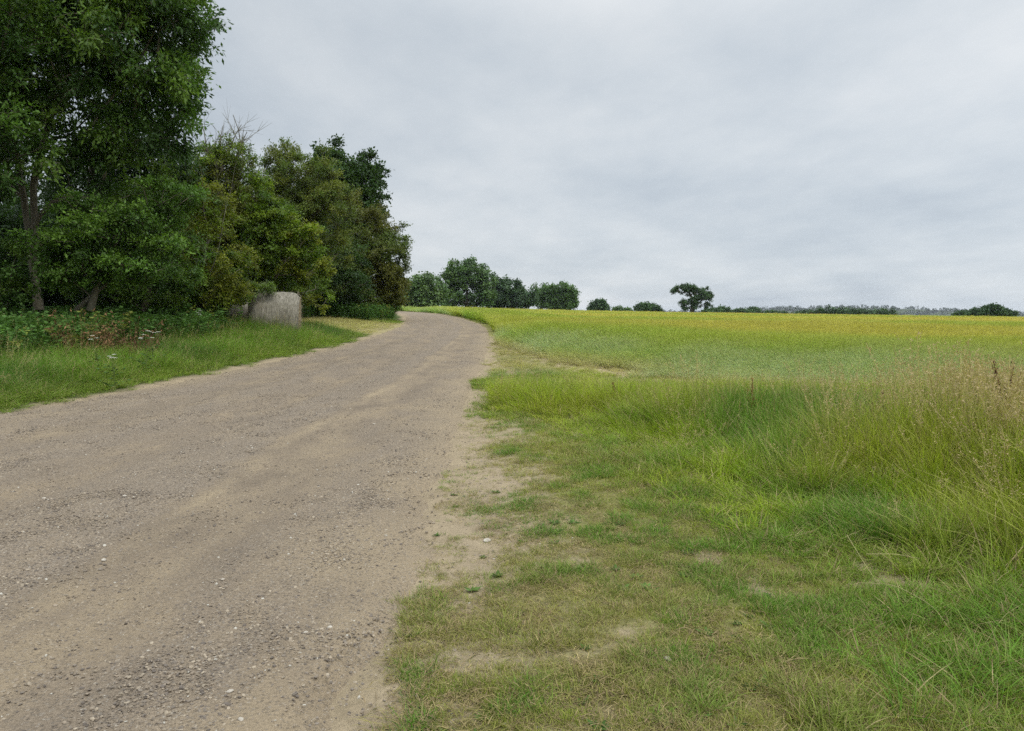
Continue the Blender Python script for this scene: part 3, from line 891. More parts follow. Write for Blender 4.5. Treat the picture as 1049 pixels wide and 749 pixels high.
def make_tree(name, label, cat, base, trunks, lobes, n_clump, clump_r, n_twig, n_leaf, leaf_L, leaf_W, tints, seed,
              bark=None, leafmat=None, group=None, droop=.25, shell=.5, r_tip=.012, tint_amt=.3, up_bias=.9, minz=.4, flat=.75, bare=0.0, gam=.47, patch=None):
    """tapered trunk with limbs (one mesh) and a crown of leaf clusters (one mesh). base: world point; everything else relative to it.
    trunks: list of polylines; lobes: (x,y,z,rx,ry,rz)"""
    r = np.random.default_rng(seed)
    root = empty(name, tuple(base)); tag(root, label, cat, group)
    lob = np.array(lobes, float)
    vol = lob[:, 3] * lob[:, 4] * lob[:, 5]; pr = vol ** .75; pr /= pr.sum()
    li = r.choice(len(lob), n_clump, p=pr)
    u = unit(n_clump, r); rad = shell + (1 - shell) * r.random(n_clump) ** .6
    rad = np.where(r.random(n_clump) < .25, r.random(n_clump) ** .5, rad)
    C = lob[li, :3] + u * rad[:, None] * lob[li, 3:6]
    C += r.normal(0, .12, C.shape) * lob[li, 3:6]
    C[:, 2] = np.maximum(C[:, 2], minz + .3 * r.random(n_clump))
    # limbs: link every cluster to the nearest wood already grown
    nodes = []; par = []
    for T in trunks:
        T = np.asarray(T, float); seg = []
        for k in range(len(T) - 1):
            m = max(2, int(np.linalg.norm(T[k + 1] - T[k]) / .5))
            for q in range(m): seg.append(T[k] + (T[k + 1] - T[k]) * q / m)
        seg.append(T[-1])
        for k, p in enumerate(seg):
            par.append(-1 if k == 0 else len(nodes) - 1)
            nodes.append(p + r.normal(0, .02, 3) * (k > 0))
    nodes = [np.array(p) for p in nodes]
    ntr = len(nodes)
    A = np.zeros((ntr + n_clump * 6, 3)); A[:ntr] = nodes; cnt = ntr
    depth = np.zeros(len(A)); par = par + [0] * (len(A) - ntr)
    for i in range(ntr): depth[i] = 0 if par[i] < 0 else depth[par[i]] + np.linalg.norm(A[i] - A[par[i]])
    cent = A[:ntr].mean(0)
    order = np.argsort(np.min(np.linalg.norm(C[:, None, :] - A[None, :ntr, :], axis=2), axis=1))
    endnode = np.zeros(n_clump, int)
    for c in order:
        p = C[c]; dv = p - A[:cnt]; ds = np.linalg.norm(dv, axis=1)
        cost = ds + .30 * depth[:cnt] + np.maximum(0, A[:cnt, 2] - p[2]) * .9 + np.where(A[:cnt, 2] < .12 * max(1, p[2]), 3.0, 0)
        j = int(cost.argmin()); dist = ds[j]; m = min(5, max(1, int(dist / .5)))
        a = A[j]; prev = j
        side = r.normal(0, .10, 3) * dist
        for q in range(1, m + 1):
            t = q / m
            pt = a + (p - a) * t + side * math.sin(math.pi * t) + np.array([0, 0, .12 * dist * math.sin(math.pi * t)])
            A[cnt] = pt; par[cnt] = prev; depth[cnt] = depth[prev] + dist / m; prev = cnt; cnt += 1
        endnode[c] = prev
    A = A[:cnt]; par = np.array(par[:cnt])
    wgt = np.zeros(cnt); np.add.at(wgt, endnode, 1.0)
    for i in range(cnt - 1, -1, -1):
        if par[i] >= 0: wgt[par[i]] += wgt[i]
    wgt = np.maximum(wgt, .6)
    R = r_tip * wgt ** gam
    kids = [[] for _ in range(cnt)]
    for i in range(cnt):
        if par[i] >= 0: kids[par[i]].append(i)
    paths = []; rads = []
    starts = [i for i in range(cnt) if par[i] < 0]
    stack = [(s, None) for s in starts]
    while stack:
        s, fr = stack.pop()
        P = [] ; Q = []
        if fr is not None: P.append(A[fr]); Q.append(min(R[s] * 1.15, R[fr]))
        i = s
        while True:
            P.append(A[i]); Q.append(R[i])
            if not kids[i]: break
            ks = sorted(kids[i], key=lambda q: -wgt[q])
            for q in ks[1:]: stack.append((q, i))
            i = ks[0]
        if len(P) > 1:
            if fr is None:
                Q[0] *= 1.45; 
                if len(Q) > 2: Q[1] *= 1.12
            paths.append(P); rads.append(Q)
    # twigs of the clusters
    Cw = np.repeat(np.arange(n_clump), n_twig)
    out = C - (cent * .6 + lob[li, :3] * .4); out /= np.linalg.norm(out, axis=1)[:, None] + 1e-9
    td = unit(len(Cw), r) + out[Cw] * .7 + np.array([0, 0, .15 - droop])
    td /= np.linalg.norm(td, axis=1)[:, None]; td[:, 2] *= flat
    tl = clump_r * r.uniform(.55, 1.25, len(Cw))
    leafless = r.random(n_clump) < bare
    for k in range(0, len(Cw), 2 if n_twig > 3 else 1):
        a = C[Cw[k]]; b = a + td[k] * tl[k]
        paths.append([a, (a + b) / 2 + np.array([0, 0, .06 * tl[k]]), b]); rads.append([r_tip * .75, r_tip * .5, r_tip * .25])
    V, F = tube_arrays([np.array(p) for p in paths], rads, 6)
    mesh_np('trunk', V, [F], bark or M_BARK, root, None, smooth=True)
    # leaves
    li2 = np.repeat(np.arange(len(Cw)), n_leaf)
    t = r.random(len(li2)) ** .8
    base_p = C[Cw[li2]] + td[li2] * (tl[li2] * t)[:, None] + np.array([0, 0, .06]) * (tl[li2] * np.sin(math.pi * t))[:, None]
    base_p += r.normal(0, leaf_L * .55, base_p.shape)
    d = td[li2] * .7 + unit(len(li2), r) * .9 + np.array([0, 0, -droop])
    nm = unit(len(li2), r) * .75 + np.array([0, 0, up_bias])
    L = leaf_L * r.uniform(.6, 1.3, len(li2)); Wd = leaf_W * r.uniform(.7, 1.25, len(li2))
    keep = ~leafless[Cw[li2]]
    base_p, d, nm, L, Wd, lk = base_p[keep], d[keep], nm[keep], L[keep], Wd[keep], li2[keep]
    LV, LF = leaf_arrays(base_p, d, nm, L, Wd)
    tn = np.array(tints, float)
    ct = tn[r.integers(0, len(tn), n_clump)] * r.uniform(1 - tint_amt, 1 + tint_amt, (n_clump, 1))
    if patch is not None:
        pc, pp, psc = patch
        f = fbm(C[:, 0] * psc + seed, C[:, 2] * psc + C[:, 1] * psc * .5, seed, 3)
        s_ = sstep(1 - pp - .08, 1 - pp + .08, f)[:, None] if False else sstep(.62 - pp * .3, .70 - pp * .3, f)[:, None]
        ct = ct * (1 - s_) + np.array(pc) * r.uniform(.7, 1.2, (n_clump, 1)) * s_
    lt = ct[Cw[lk]] * r.uniform(.72, 1.3, (len(lk), 1))
    mesh_np('crown', LV, [LF], leafmat or M_LEAF, root, {'tint': np.repeat(lt, 4, axis=0)})
    return root

NLEAF = [0]
def pix_tree(name, label, cat, px, Y, lobes_px, trunk_px=None, **kw):
    """lay a tree out from where it shows: lobes (px, py, dY, radius_x, radius_z in px, radius_y in m)"""
    x = wpt(px, 320, Y)[0]; b = np.array([x, Y, gz(x, Y) - .05])
    lobes = []
    for (lx, ly, dy, rx, rz, ry) in lobes_px:
        p = wpt(lx, ly, Y + dy) - b; s = (Y + dy) / FPX
        lobes.append((*p, rx * s, ry, rz * s))
    tr = []
    for T in (trunk_px or []):
        tr.append([np.zeros(3) if k == 0 and q is None else (wpt(q[0], q[1], Y + q[2]) - b) for k, q in enumerate(T)])
    if not tr:
        top = max(l[2] for l in lobes)
        tr = [[np.zeros(3), np.array([.1, 0, top * .35]), np.array([-.05, .1, top * .75])]]
    return make_tree(name, label, cat, b, tr, lobes, **kw)

M_BARK_PALE = mat_bark('pale_bark', (.12, .10, .07), (.27, .235, .18), 5)
ASH = [(.080, .150, .026), (.062, .120, .024), (.105, .175, .028), (.050, .100, .024)]
HAZEL = [(.125, .195, .020), (.160, .225, .024), (.095, .155, .022)]
OLIVE = [(.150, .172, .036), (.115, .150, .034), (.090, .130, .030)]
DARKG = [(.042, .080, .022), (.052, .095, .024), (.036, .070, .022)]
G_WOOD = 'trees standing along the edge of the wood'
G_SHRUB = 'shrubs along the edge of the wood'

def near_wood():
    # tall ash at the frame's left edge, with the pale forked trunk
    pix_tree('ash_tree', 'tall leafy ash with a pale forked trunk at the left edge of the wood', 'tree', 37, 22,
             [(138, 55, 0, 58, 60, 2.4), (168, 18, .5, 40, 46, 2.0), (120, -30, 0, 75, 60, 2.6), (60, 30, 0, 70, 60, 2.6), (20, -40, .6, 90, 60, 2.8), (168, 100, 0, 34, 30, 1.6),
              (148, 148, .3, 38, 34, 1.6), (90, 110, -.5, 55, 45, 2.0), (-10, 90, 0, 60, 60, 2.2), (64, 165, -1.0, 22, 24, 1.2), (118, 190, -.4, 44, 30, 1.5), (70, 110, -.3, 24, 26, 1.0), (74, 138, -.2, 22, 18, 1.0), (100, 150, .3, 24, 18, 1.0), (-20, 160, .6, 26, 36, 1.6), (192, 52, .2, 18, 30, 1.2)],
             [[None, (36, 240, 0), (34, 190, .0), (52, 120, 0), (75, 60, .2), (95, 0, .2)], [(40, 318, -.1), (28, 225, .1), (14, 150, .3), (-5, 70, .4), (-20, -20, .4)]],
             n_clump=430, clump_r=.62, n_twig=9, n_leaf=22, leaf_L=.165, leaf_W=.068, tints=ASH, seed=1, group=G_WOOD, droop=.42, r_tip=.011, minz=2.6, shell=.45, gam=.40, bark=M_BARK_PALE)
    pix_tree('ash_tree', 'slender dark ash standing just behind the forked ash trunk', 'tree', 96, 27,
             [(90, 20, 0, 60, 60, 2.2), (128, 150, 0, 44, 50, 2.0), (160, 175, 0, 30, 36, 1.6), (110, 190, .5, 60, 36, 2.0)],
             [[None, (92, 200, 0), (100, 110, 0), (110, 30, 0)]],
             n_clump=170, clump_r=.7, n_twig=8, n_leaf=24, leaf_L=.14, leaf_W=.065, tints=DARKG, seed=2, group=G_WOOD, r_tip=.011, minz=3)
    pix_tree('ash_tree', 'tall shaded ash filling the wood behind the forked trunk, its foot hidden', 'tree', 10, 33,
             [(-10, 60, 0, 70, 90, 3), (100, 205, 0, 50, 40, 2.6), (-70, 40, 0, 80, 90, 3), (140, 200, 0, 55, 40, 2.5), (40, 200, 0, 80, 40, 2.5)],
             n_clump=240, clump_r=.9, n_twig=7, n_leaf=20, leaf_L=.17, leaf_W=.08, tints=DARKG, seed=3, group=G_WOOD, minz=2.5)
    pix_tree('ash_tree', 'broad ash at the extreme left, its crown cut by the photo edge', 'tree', -95, 19,
             [(-90, 40, 0, 90, 90, 3), (-40, 120, 0, 60, 70, 2.2), (-110, 150, 0, 70, 50, 2.2), (-30, 20, 0, 60, 60, 2.4)],
             n_clump=240, clump_r=.75, n_twig=7, n_leaf=22, leaf_L=.14, leaf_W=.065, tints=ASH, seed=4, group=G_WOOD, minz=2.2)
    # understorey that closes the wood behind
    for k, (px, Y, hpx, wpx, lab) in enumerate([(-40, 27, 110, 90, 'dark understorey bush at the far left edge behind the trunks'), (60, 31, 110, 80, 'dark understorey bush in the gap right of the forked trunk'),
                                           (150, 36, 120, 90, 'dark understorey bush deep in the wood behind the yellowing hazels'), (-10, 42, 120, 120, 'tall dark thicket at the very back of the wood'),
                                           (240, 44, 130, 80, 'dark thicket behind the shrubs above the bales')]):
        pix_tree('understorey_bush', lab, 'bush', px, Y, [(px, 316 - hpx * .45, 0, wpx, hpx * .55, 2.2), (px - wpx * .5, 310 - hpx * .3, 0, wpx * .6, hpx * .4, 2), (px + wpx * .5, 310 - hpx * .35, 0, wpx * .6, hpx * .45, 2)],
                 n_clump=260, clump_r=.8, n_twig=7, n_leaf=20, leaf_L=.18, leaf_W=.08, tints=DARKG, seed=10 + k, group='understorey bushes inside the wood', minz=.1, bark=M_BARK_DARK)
    # half-bare tree with dead twigs that rise above the shrubs
    pix_tree('elm_tree', 'thin leafy elm with dead upper twigs between the ash and the olive tree', 'tree', 214, 31,
             [(205, 190, 0, 34, 36, 1.5), (235, 180, .3, 32, 30, 1.4), (185, 215, 0, 40, 34, 1.5), (250, 215, .2, 34, 34, 1.5), (215, 245, 0, 50, 34, 1.6)],
             [[None, (212, 250, 0), (222, 190, 0), (226, 160, 0)]],
             n_clump=380, clump_r=.55, n_twig=8, n_leaf=20, leaf_L=.11, leaf_W=.055, tints=HAZEL + ASH[:1], seed=20, group=G_WOOD, minz=.8, patch=((.14, .155, .028), .15, .9))
    pix_tree('olive_green_tree', 'loose olive tinged tree with upright sprays left of the dark sycamore', 'tree', 300, 42,
             [(292, 190, 0, 26, 34, 1.6), (318, 188, 0, 28, 30, 1.6), (280, 225, 0, 34, 36, 1.8), (325, 225, 0, 36, 36, 1.8), (300, 262, 0, 52, 36, 2.0), (290, 163, 0, 12, 18, .8)],
             n_clump=480, clump_r=.6, n_twig=9, n_leaf=20, leaf_L=.13, leaf_W=.06, tints=OLIVE, seed=21, group=G_WOOD, minz=1.0, droop=-.15)
    pix_tree('sycamore_tree', 'dark green sycamore rising behind the round hawthorn at the wood end', 'tree', 352, 62,
             [(352, 190, 0, 30, 38, 2.4), (340, 168, 0, 16, 20, 1.6), (372, 200, 0, 20, 34, 2.0), (340, 225, 0, 40, 40, 2.6), (378, 178, 0, 10, 14, 1), (365, 240, 0, 36, 40, 2.6)],
             n_clump=300, clump_r=.8, n_twig=9, n_leaf=18, leaf_L=.24, leaf_W=.18, tints=DARKG, seed=22, group=G_WOOD, minz=2.0, droop=0)
    pix_tree('hawthorn_tree', 'round brownish green hawthorn closing the wood beside the bend of the track', 'tree', 362, 52,
             [(350, 240, 0, 52, 42, 2.6), (385, 262, -.5, 34, 44, 2.4), (330, 280, 0, 46, 36, 2.4), (365, 290, -.5, 48, 30, 2.4), (398, 293, -.5, 16, 24, 1.4), (340, 215, 0, 26, 18, 1.6), (360, 308, -.8, 48, 12, 2.0)],
             n_clump=760, clump_r=.6, n_twig=9, n_leaf=20, leaf_L=.13, leaf_W=.085, tints=[(.085, .118, .024), (.068, .100, .022), (.105, .128, .026)], seed=23, group=G_WOOD, minz=.15, droop=.2, patch=((.13, .135, .028), .12, .5))
    pix_tree('hawthorn_tree', 'small dark hawthorn between the olive tree and the round hawthorn', 'tree', 318, 47,
             [(318, 270, 0, 42, 40, 2.0), (300, 285, 0, 40, 30, 1.8), (340, 290, 0, 40, 28, 1.8)],
             n_clump=420, clump_r=.6, n_twig=8, n_leaf=20, leaf_L=.13, leaf_W=.08, tints=DARKG + OLIVE[2:], seed=24, group=G_WOOD, minz=.15)
    # shrubs in front
    pix_tree('hazel_shrub', 'bright green hazel with leafy sprays reaching out above the bales', 'shrub', 262, 31.5,
             [(268, 255, -.3, 36, 34, 1.3), (300, 250, -.3, 30, 22, 1.1), (315, 270, -.3, 20, 18, .9), (240, 265, -.2, 32, 30, 1.3), (285, 278, .6, 36, 20, 1.0), (230, 225, 0, 26, 24, 1.1), (275, 225, 0, 26, 22, 1.1), (250, 295, 1.2, 40, 22, 1.0), (310, 296, 2.2, 30, 20, .9), (215, 295, .6, 30, 24, 1.1), (210, 245, 0, 26, 30, 1.2)],
             [[None, (262, 280, -.2), (275, 245, -.3)], [(258, 318, .1), (245, 270, -.2), (232, 225, -.3)], [(264, 318, 0), (290, 270, -.4), (318, 240, -.5)]],
             n_clump=540, clump_r=.42, n_twig=8, n_leaf=20, leaf_L=.10, leaf_W=.07, tints=HAZEL, seed=30, group=G_SHRUB, r_tip=.006, minz=.25, flat=.6, up_bias=1.1, bark=M_BARK_PALE, droop=.1, patch=((.19, .215, .024), .15, 1.3))
    pix_tree('hazel_shrub', 'yellow flecked hazel just left of the hay bales', 'shrub', 195, 26.5,
             [(190, 235, 0, 44, 34, 1.3), (215, 265, -.2, 40, 30, 1.2), (165, 265, 0, 44, 34, 1.3), (200, 295, -.1, 48, 20, 1.1), (180, 205, 0, 30, 22, 1.1), (215, 215, .2, 22, 26, 1.0), (170, 296, -.2, 40, 14, 1.1), (225, 300, .2, 26, 14, .9)],
             [[None, (196, 275, -.2), (190, 225, -.4)], [(204, 318, 0), (222, 260, -.4), (236, 195, -.6), (242, 165, -.6)], [(188, 318, 0), (170, 270, -.3), (160, 240, -.3)], [(200, 318, .1), (212, 250, -.3), (206, 180, -.5), (200, 150, -.5)]],
             n_clump=430, bark=M_TWIG, gam=.42, clump_r=.40, n_twig=7, n_leaf=18, leaf_L=.085, leaf_W=.055, tints=HAZEL + OLIVE[1:2], seed=31, group=G_SHRUB, r_tip=.006, minz=.5, droop=.1, patch=((.18, .20, .024), .15, 1.2))
    pix_tree('elder_shrub', 'fresh green elder spreading low boughs in front of the forked ash trunk', 'shrub', 85, 20.5,
             [(62, 250, -.6, 30, 11, .9), (105, 236, -.3, 34, 12, 1.0), (70, 280, -.4, 30, 12, .9), (128, 275, -.3, 44, 14, 1.1), (80, 212, .1, 20, 10, .8), (150, 225, 0, 32, 14, 1.0),  (165, 255, .1, 34, 16, 1.1), (100, 262, 0, 40, 20, 1.0), (178, 200, .6, 24, 14, .9)],
             [[None, (84, 285, 0), (70, 250, -.2)], [(92, 318, 0), (105, 270, -.1), (130, 235, -.1)], [(78, 318, .1), (110, 290, 0), (160, 255, .1)]],
             n_clump=300, clump_r=.38, n_twig=7, n_leaf=16, leaf_L=.10, leaf_W=.055, tints=[(.085, .160, .026), (.115, .200, .030), (.065, .125, .024)], seed=32, group=G_SHRUB, r_tip=.006, minz=.45, droop=.05, flat=.65, up_bias=1.1, bark=M_BARK_PALE)
    pix_tree('elder_shrub', 'shaded elder between the fresh green elder and the yellow flecked hazel', 'shrub', 140, 24,
             [(140, 255, 0, 40, 36, 1.2), (115, 285, 0, 40, 24, 1.1), (160, 290, 0, 40, 22, 1.1), (135, 215, 0, 34, 26, 1.1)],
             [[None, (138, 270, 0), (130, 225, 0)], [(146, 318, 0), (160, 270, -.2), (172, 240, -.2)]],
             n_clump=300, clump_r=.42, n_twig=7, n_leaf=16, leaf_L=.10, leaf_W=.055, tints=ASH + HAZEL[2:], seed=33, group=G_SHRUB, r_tip=.006, minz=.2, droop=.1)
    pix_tree('elder_shrub', 'low dark elder at the far left edge below the ash boughs', 'shrub', -30, 19.5,
             [(-40, 270, 0, 50, 34, 1.2), (-10, 292, 0, 34, 20, 1.0), (-80, 280, 0, 50, 30, 1.2)],
             n_clump=150, clump_r=.42, n_twig=7, n_leaf=16, leaf_L=.10, leaf_W=.055, tints=ASH, seed=34, group=G_SHRUB, r_tip=.006, minz=.2, droop=.1)
near_wood()

def bare_branch(name, label, px0, py0, Y, tips, seed, r0=.03, mat=None, nt=9):
    """a dead branch: forked tubes, one mesh"""
    r = np.random.default_rng(seed)
    b = wpt(px0, py0, Y); paths = []; rads = []
    for (tx, ty, dy) in tips:
        e = wpt(tx, ty, Y + dy) - b; L = np.linalg.norm(e)
        P = [np.zeros(3)]; n = 7
        side = r.normal(0, .06, 3) * L
        for k in range(1, n + 1):
            t = k / n; P.append(e * t + side * math.sin(3.1 * t) + r.normal(0, .012, 3) * L)
        Q = [r0 * (1 - .8 * k / n) for k in range(n + 1)]
        paths.append(P); rads.append(Q)
        for q in range(nt):
            k = r.integers(2, n); dv = (e / L) * .7 + r.normal(0, .55, 3); l2 = L * r.uniform(.10, .26)
            m = [P[k], P[k] + dv * l2 * .5 + r.normal(0, .03, 3) * l2, P[k] + dv * l2]
            paths.append(m); rads.append([Q[k] * .5, Q[k] * .35, Q[k] * .12])
            for z in range(2):
                d3 = dv + r.normal(0, .6, 3)
                paths.append([m[1], m[1] + d3 * l2 * .25, m[1] + d3 * l2 * .45]); rads.append([Q[k] * .28, Q[k] * .2, Q[k] * .08])
    V, F = tube_arrays([np.array(p) for p in paths], rads, 5)
    o = mesh_np(name, V, [F], mat or M_TWIG, None, None, smooth=True); o.location = tuple(b)
    tag(o, label, 'branch')
    return o
bare_branch('dead_branch', 'pale leafless branch with fine twigs sticking up above the shrubs right of the ash', 222, 215, 30.4, [(207, 124, 0), (238, 118, .2), (226, 128, .1), (254, 136, .3), (214, 145, -.1), (246, 128, .2)], 50, .06, None, 16)
bare_branch('dead_bough', 'crooked pale dead bough hanging in the dark gap left of the forked trunk', 24, 242, 20.4, [(4, 262, 0), (-8, 275, .1)], 51, .03)

# ---------------------------------------------------------------- trees far across the field
G_FAR = 'trees on the skyline beyond the field'
FARG = [(.080, .150, .042), (.100, .172, .046), (.066, .125, .040)]
FARL = [(.095, .165, .050), (.085, .150, .048), (.110, .175, .052)]
FARD = [(.052, .098, .042), (.064, .112, .044)]
def far_tree(name, label, cat, px, Y, lobes, tints, seed, n=110, cr=1.1, trunk=None, L=.55, group=G_FAR, tw=8, nl=10, **kw):
    return pix_tree(name, label, cat, px, Y, lobes, trunk, n_clump=n, clump_r=cr, n_twig=tw, n_leaf=nl, leaf_L=L, leaf_W=L * .7, tints=tints, seed=seed,
                    group=group, r_tip=.05, leafmat=M_LEAF_FAR, bark=M_BARK_DARK, gam=.45, **kw)
def skyline():
    far_tree('oak_tree', 'broad domed oak, tallest of the trees where the track disappears', 'tree', 478, 205,
             [(478, 280, 0, 22, 13, 5), (462, 290, 0, 12, 12, 4), (496, 286, 0, 10, 10, 4), (478, 300, 0, 24, 12, 5), (460, 304, 0, 12, 10, 4), (497, 303, 0, 11, 9, 4)], FARG, 60, n=300, minz=.6, shell=.6)
    far_tree('lime_tree', 'lighter green rounded tree beside the wood end, left of the domed oak', 'tree', 436, 170,
             [(436, 296, 0, 12, 14, 4), (424, 302, 0, 14, 12, 4), (446, 302, 0, 8, 12, 3), (410, 303, 0, 14, 13, 4), (436, 309, 0, 14, 7, 4)], FARL, 61, n=220, minz=.3)
    far_tree('field_maple', 'dark pointed tree against the right side of the domed oak', 'tree', 520, 215,
             [(520, 298, 0, 13, 13, 4), (512, 292, 0, 8, 8, 3), (528, 296, 0, 9, 9, 3), (536, 304, 0, 12, 9, 4), (508, 307, 0, 14, 9, 4), (524, 309, 0, 22, 7, 4)], FARD, 62, n=240, minz=.2)
    far_tree('ash_tree', 'thin see-through tree between the dark pointed tree and the green rounded one', 'tree', 555, 232,
             [(554, 297, 0, 7, 7, 2.5), (552, 306, 0, 9, 7, 3), (560, 304, 0, 7, 7, 3)], FARG, 63, n=50, minz=.5)
    far_tree('lime_tree', 'green rounded tree ending the row at its right, above the field', 'tree', 573, 226,
             [(574, 300, 0, 14, 11, 4), (584, 305, 0, 8, 10, 3), (564, 304, 0, 10, 10, 3), (574, 311, 0, 18, 6, 4)], FARL[:2] + FARG[:1], 64, n=220, minz=.2)
    far_tree('holly_bush', 'round dark bush alone just right of the tree row', 'bush', 613, 232,
             [(613, 314, 0, 7, 5, 2.2), (609, 316, 0, 5, 3.5, 2), (617, 315.5, 0, 5, 3.5, 2), (615, 311, 0, 3, 3, 1)], FARD, 65, n=80, cr=.8, minz=.1, group='bushes on the field skyline')
    far_tree('field_hedge', 'low flat scrap of hedge between the two round bushes', 'hedge', 637, 250,
             [(634, 318, 0, 6, 2.2, 2), (642, 319, 0, 5, 1.5, 2)], FARG, 66, n=40, cr=.6, minz=.05, group='bushes on the field skyline')
    far_tree('holly_bush', 'wide domed bush alone left of the lone spreading oak', 'bush', 664, 236,
             [(663, 315.5, 0, 9, 4, 2.2), (670, 317, 0, 6, 3, 2), (657, 317.5, 0, 6, 3, 2)], FARG[2:] + FARD, 67, n=90, cr=.75, minz=.1, group='bushes on the field skyline')
    far_tree('oak_tree', 'lone oak with open spreading boughs and sky showing through its crown', 'tree', 709, 228,
             [(712, 304, 0, 8, 6, 2.5), (698, 296, 0, 7, 3.6, 1.8), (706, 295, 0, 6, 3.4, 1.8), (719, 299, 0, 7, 5, 2.2), (722, 304, 0, 6.5, 4.5, 2), (710, 296.5, 0, 8, 4, 2), (727, 301, 0, 4, 3, 1.4), (701, 312, 0, 5.5, 5, 2), (711, 312, 0, 6, 5, 2), (725, 312.5, 0, 4.5, 3, 1.5), (692, 298, 0, 3.5, 3, 1.2)],
             FARD + FARG[2:], 68, n=230, cr=.62, trunk=[[None, (709, 312, 0), (708, 303, 0), (703, 297, 0)], [(709, 319, 0), (712, 309, 0), (718, 301, 0)]], L=.34, minz=.5, shell=.4)
    for k, (px, Y, w, h, lab) in enumerate([(729, 250, 8, 2.0, 'low bush at the foot of the lone oak, on its right'), (740, 255, 7, 4.5, 'small peaked bush a little right of the lone oak'),
                                            (760, 300, 12, 3.5, 'long low bush right of the small peaked bush'), (772, 310, 6, 5.0, 'taller knob in the low hedge right of the lone oak'), (792, 320, 13, 2.6, 'thin dark hedge trailing off right of the taller knob')]):
        yy = 321 + (px - 735) * .03
        far_tree('field_bush', lab, 'bush', px, Y, [(px, yy - h * .55, 0, w, h * .7, 2.5), (px - w * .5, yy - h * .3, 0, w * .5, h * .5, 2), (px + w * .5, yy - h * .4, 0, w * .5, h * .5, 2)], FARG[2:] + FARD, 70 + k, n=60, cr=.75, minz=.05, group='bushes on the field skyline')
    far_tree('field_hedge', 'long dark hedge along the field crest in front of the blue hills', 'hedge', 868, 262,
             [(835, 321, 0, 14, 3, 2.5), (850, 320, 0, 14, 4, 2.5), (866, 321, 0, 16, 3.4, 2.5), (884, 321.5, 0, 14, 3.2, 2.5), (903, 321.5, 0, 14, 4, 2.5), (820, 322, 0, 12, 2, 2)], FARD, 80, n=200, cr=.8, minz=.05, group='bushes on the field skyline')
    far_tree('hawthorn_thicket', 'spiky dark thicket on the skyline at the far right', 'thicket', 1014, 215,
             [(1014, 321, 0, 14, 5, 2.5), (1000, 323, 0, 14, 4, 2.5), (1028, 323, 0, 12, 4, 2.5), (988, 324, 0, 10, 2.5, 2.5), (1016, 317.5, 0, 8, 3.5, 2)], FARD, 81, n=170, cr=.75, minz=.05, group='bushes on the field skyline', droop=-.5)
skyline()

# ---------------------------------------------------------------- wooded hills beyond
def hills():
    """low ridges far behind the field"""
    for name, Yd, pts, lab in (('hills', 2800, [(-500, 322), (0, 321), (300, 320), (560, 321), (700, 321), (780, 317.5), (850, 315.5), (900, 315.5), (950, 317.5), (1050, 321.5), (1300, 322), (1700, 323)], 'low wooded ridge far off behind the field'),):
        xs = []; zs = []
        for px, py in pts:
            w = wpt(px, py, Yd); xs.append(w[0]); zs.append(w[2])
        X = np.linspace(min(xs), max(xs), 160); Z = np.interp(X, xs, zs)
        prof = np.array([(-260, 0), (-180, .35), (-80, .8), (0, 1), (150, .9), (500, .3), (900, 0)])
        V = []
        for (dy, f) in prof:
            g = height0(X, np.full_like(X, Yd + dy))
            V.append(np.stack([X, np.full_like(X, Yd + dy), g - 2 + (Z - g + 2) * f], 1))
        V = np.concatenate(V); n = len(X)
        i, j = np.meshgrid(np.arange(len(prof) - 1), np.arange(n - 1), indexing='ij')
        F = np.stack([i * n + j, i * n + j + 1, (i + 1) * n + j + 1, (i + 1) * n + j], -1).reshape(-1, 4)
        o = mesh_np(name, V, [F], D.materials['ground_soil_and_turf'], None, {'col': np.tile((.05, .065, .03), (len(V), 1))}, smooth=True)
        tag(o, lab, 'hill', kind='structure')
        # the wood on it: one mass of distant crowns
        r = np.random.default_rng(90); C = []; S = []
        for k in range(1500):
            x = r.uniform(min(xs) * .9, max(xs) * .9); dy = r.choice([-180, -120, -60, 0, 60]) + r.normal(0, 25)
            f = np.interp(dy, prof[:, 0], prof[:, 1]); g = float(height0(np.array([x]), np.array([Yd + dy]))[0])
            z = g - 2 + (np.interp(x, xs, zs) - g + 2) * f
            R = r.uniform(5, 10)
            q = unit(70, r) * R * np.array([1.1, 1, .8]) * (.75 + .35 * r.random((70, 1)))
            C.append(np.array([x, Yd + dy, z + R * .55]) + q); S.append(np.tile(np.array((.042, .062, .03)) * r.uniform(.7, 1.25), (70, 1)))
        C = np.concatenate(C); S = np.concatenate(S) * r.uniform(.8, 1.2, (len(C), 1)); m = len(C)
        LV, LF = leaf_arrays(C, unit(m, r), unit(m, r) + np.array([0, 0, .6]), r.uniform(3, 5.5, m), r.uniform(2.6, 4.4, m))
        o = mesh_np('far_wood', LV, [LF], M_LEAF_FAR, None, {'tint': np.repeat(S, 4, axis=0)})
        tag(o, 'hazy bluish woodland covering the low hills behind the field', 'wood', kind='stuff')
hills()

